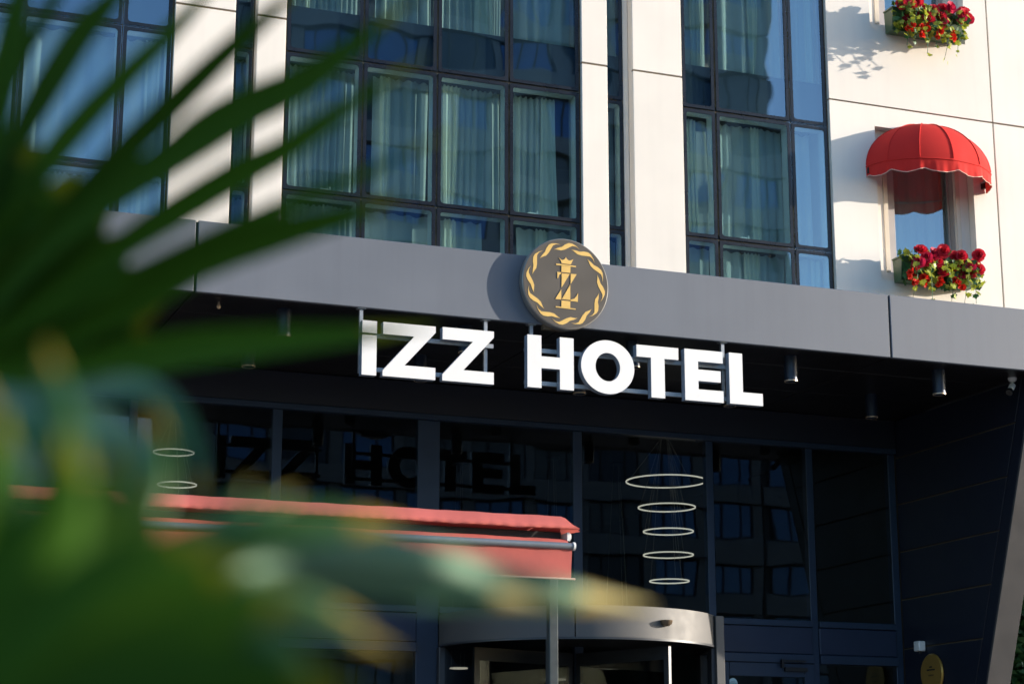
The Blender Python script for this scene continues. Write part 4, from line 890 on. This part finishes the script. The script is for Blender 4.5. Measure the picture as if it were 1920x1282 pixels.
for li, leaf in enumerate(LV):
    hub = Vector(leaf[0][0][0])
    mid = (crown+hub)/2 + Vector((-0.05, 0.02, 0.05))
    lf = obj('leaf', tube([tuple(crown+Vector((0.03*li-0.03, 0, -0.03))), tuple(mid), tuple(hub)], [0.02, 0.014, 0.010], 8), MT['petiole'], PT, origin=tuple(crown), smooth=True)
    for bi, (P, wd) in enumerate(leaf):
        m = MT['palmd'] if (li == 1 or (li == 0 and bi > 19)) else MT['palm']
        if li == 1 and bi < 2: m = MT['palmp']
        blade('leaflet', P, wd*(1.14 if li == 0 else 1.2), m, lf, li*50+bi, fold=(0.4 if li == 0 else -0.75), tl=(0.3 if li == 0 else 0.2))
# hanging rear leaves of the same crown
for k, (az, el, ln) in enumerate(((150, 35, 0.5), (200, 20, 0.5), (250, 45, 0.5), (120, 60, 0.5))):
    d = Vector((math.cos(R(az))*math.cos(R(el)), math.sin(R(az))*math.cos(R(el)), math.sin(R(el))))
    hub = crown + d*0.35
    lf = obj('leaf', tube([tuple(crown), tuple(crown+d*0.18+Vector((0, 0, 0.03))), tuple(hub)], [0.018, 0.013, 0.010], 8), MT['petiole'], PT, origin=tuple(crown), smooth=True)
    u = d.cross(Vector((0, 0, 1))).normalized(); q = u.cross(d)
    for b_ in range(13):
        a = R(-105+17.5*b_); dd = d*math.cos(a)+u*math.sin(a)
        P = [tuple(hub), tuple(hub+dd*ln*0.5+q*0.04), tuple(hub+dd*ln*0.8+q*0.02), tuple(hub+dd*ln-Vector((0, 0, 0.08)))]
        blade('leaflet', P, 0.035, MT['palm'], lf, 700+k*20+b_)

# ------------------------------------------------------------------ trees: unseen tree added beside the camera to shade the palm, shrub right of the entrance
def leafy(name, base, crown_c, rad, n, ls, label, cat, seed, trunk_r=0.1, m='tree', group=None, gap=None):
    rnd = random.Random(seed)
    t = thing(name, base, label, cat, group)
    b = Vector(base); c = Vector(crown_c)
    parts = [tube([tuple(b), tuple(b.lerp(c, 0.5)+Vector((0.05, 0, 0))), tuple(c)], [trunk_r, trunk_r*0.8, trunk_r*0.4], 10)]
    lobes = []
    for k in range(9):
        d = Vector((rnd.gauss(0, 1), rnd.gauss(0, 1), rnd.gauss(0.2, 0.8))).normalized()
        e = c + Vector((d.x*rad[0], d.y*rad[1], d.z*rad[2]))*0.62; lobes.append(e)
        parts.append(tube([tuple(b.lerp(c, 0.6)), tuple(b.lerp(c, 0.6).lerp(e, 0.5)+Vector((0, 0, 0.1))), tuple(e)], [trunk_r*0.4, trunk_r*0.25, trunk_r*0.08], 6))
    obj('trunk', join(*parts), MT['bark'], t, smooth=True)
    V = []; F = []; U = []
    lobes.append(c)
    for k in range(n):
        e = rnd.choice(lobes); d = Vector((rnd.gauss(0, 1), rnd.gauss(0, 1), rnd.gauss(0, 1))).normalized()*(rnd.random()**0.4)
        p = e + Vector((d.x*rad[0], d.y*rad[1], d.z*rad[2]))*0.52
        if gap:  # opening shaped along the sun line so sun reaches the lower blades
            q = p-Vector(gap[0]); q -= SUN*q.dot(SUN)
            if q.length < gap[1]: continue
        r = Euler((rnd.uniform(-1, 1), rnd.uniform(-1, 1), rnd.uniform(0, 6.3))).to_matrix(); s = ls*rnd.uniform(0.7, 1.3)
        o = len(V)
        for (x, y, z) in ((0, -0.5, 0), (0.32, 0, 0.1), (0, 0.6, -0.05), (-0.32, 0, 0.1)): V.append(tuple(p + r @ Vector((x*s, y*s, z*s))))
        F += [(o, o+1, o+2), (o, o+2, o+3)]; U += [(rnd.random()*0.6, 0.5)]*4
    obj('crown', (V, F), MT[m], t, uvs=U)
    return t
leafy('added_shade_tree', (4.3, 0.1, 0), (4.3, 0.1, 2.9), (1.7, 1.7, 1.9), 9000, 0.17, 'unseen leafy tree added just right of the camera to shade the palm', 'tree', 3, 0.13, gap=((0.46, 1.28, 1.45), 0.42))
leafy('shrub', (16.0, 22.6, 0), (16.0, 22.6, 2.3), (1.4, 1.0, 2.2), 16000, 0.17, 'dark green shrub beside the leaning grey edge at the right', 'shrub', 5, 0.06, m='ivyd')

# ------------------------------------------------------------------ building across the street (seen mirrored in the glass)
OX0, OX1, OY, OF, ON = 23.0, 58.0, -62.0, 3.3, 16
OB = thing('opposite_building', ((OX0+OX1)/2, OY-8, 0), 'tall pale apartment block with blue windows mirrored in the hotel glass', 'building')
obj('wall', box(OX0, OX1, OY-16, OY-0.3, 0, OF*ON+1.0), MT['ogrey'], OB)
nb = 9; bwid = (OX1-OX0)/nb
vw = join(box(-bwid/2+0.35, bwid/2-0.35, -0.15, 0.0, 0, 0.08), box(-bwid/2+0.35, bwid/2-0.35, -0.15, 0.0, 1.92, 2.0), *[box(x-0.05, x+0.05, -0.15, 0.02, 0.081, 1.919) for x in (-bwid/2+0.40, -0.65, 0.65, bwid/2-0.40)])
pv = box(-bwid/2+0.46, bwid/2-0.46, -0.12, -0.06, 0.082, 1.918)
mw = bpy.data.meshes.new('window'); mw.from_pydata(vw[0], [], vw[1]); mw.materials.append(MT['oframe'])
mp = bpy.data.meshes.new('pane'); mp.from_pydata(pv[0], [], pv[1]); mp.materials.append(MT['oglass'])
mp2 = mp.copy(); mp2.materials[0] = MT['oblind']; mp3 = mp.copy(); mp3.materials[0] = MT['odark']
for f in range(1, ON):
    z = f*OF
    obj('band', box(OX0-0.2, OX1+0.2, OY-0.29, OY+0.25, z-0.45, z+0.75), MT['owall'], OB, bevel=0.03)
    for k in range(nb):
        x = OX0+bwid*(k+0.5)
        wn = place('window', mw, OB, (x, OY-0.1, z+0.80)); place('pane', random.choice([mp, mp, mp2, mp3]), wn, (x, OY-0.1, z+0.80))
for k in range(nb+1):
    x = OX0+bwid*k
    obj('column', box(x-0.3, x+0.3, OY-0.2, OY+0.3, 0, OF-0.46), MT['owall'], OB)
for f in range(1, ON):
    for k in range(nb+1):
        x = OX0+bwid*k; obj('pier', box(x-0.34, x+0.34, OY-0.28, OY+0.0, f*OF+0.76, f*OF+2.84), MT['owall'], OB)
obj('shopfront', box(OX0+0.4, OX1-0.4, OY-0.28, OY-0.2, 0.3, 2.4), MT['oglass'], OB)
obj('shop_sign', box(OX0+6, OX0+14, OY-0.19, OY+0.0, 2.42, 2.8), MT['ored'], OB)

WG = thing('opposite_low_block', (74, OY-8, 0), 'lower grey block right of the tall one, mirrored in the entrance glass', 'building')
obj('wall', box(58.6, 95, OY-15, OY-0.3, 0, 30.5), MT['ogrey'], WG)
for f in range(1, 9):
    obj('band', box(58.5, 95.1, OY-0.29, OY+0.2, f*OF-0.45, f*OF+0.75), MT['owall'], WG, bevel=0.03)
    for k in range(9):
        x = 58.6+4.0*(k+0.5)
        wn = place('window', mw, WG, (x, OY-0.1, f*OF+0.80)); place('pane', mp, wn, (x, OY-0.1, f*OF+0.80))
obj('shop_sign', box(62, 68, OY-0.29, OY+0.0, 2.2, 2.7), MT['ored'], WG)
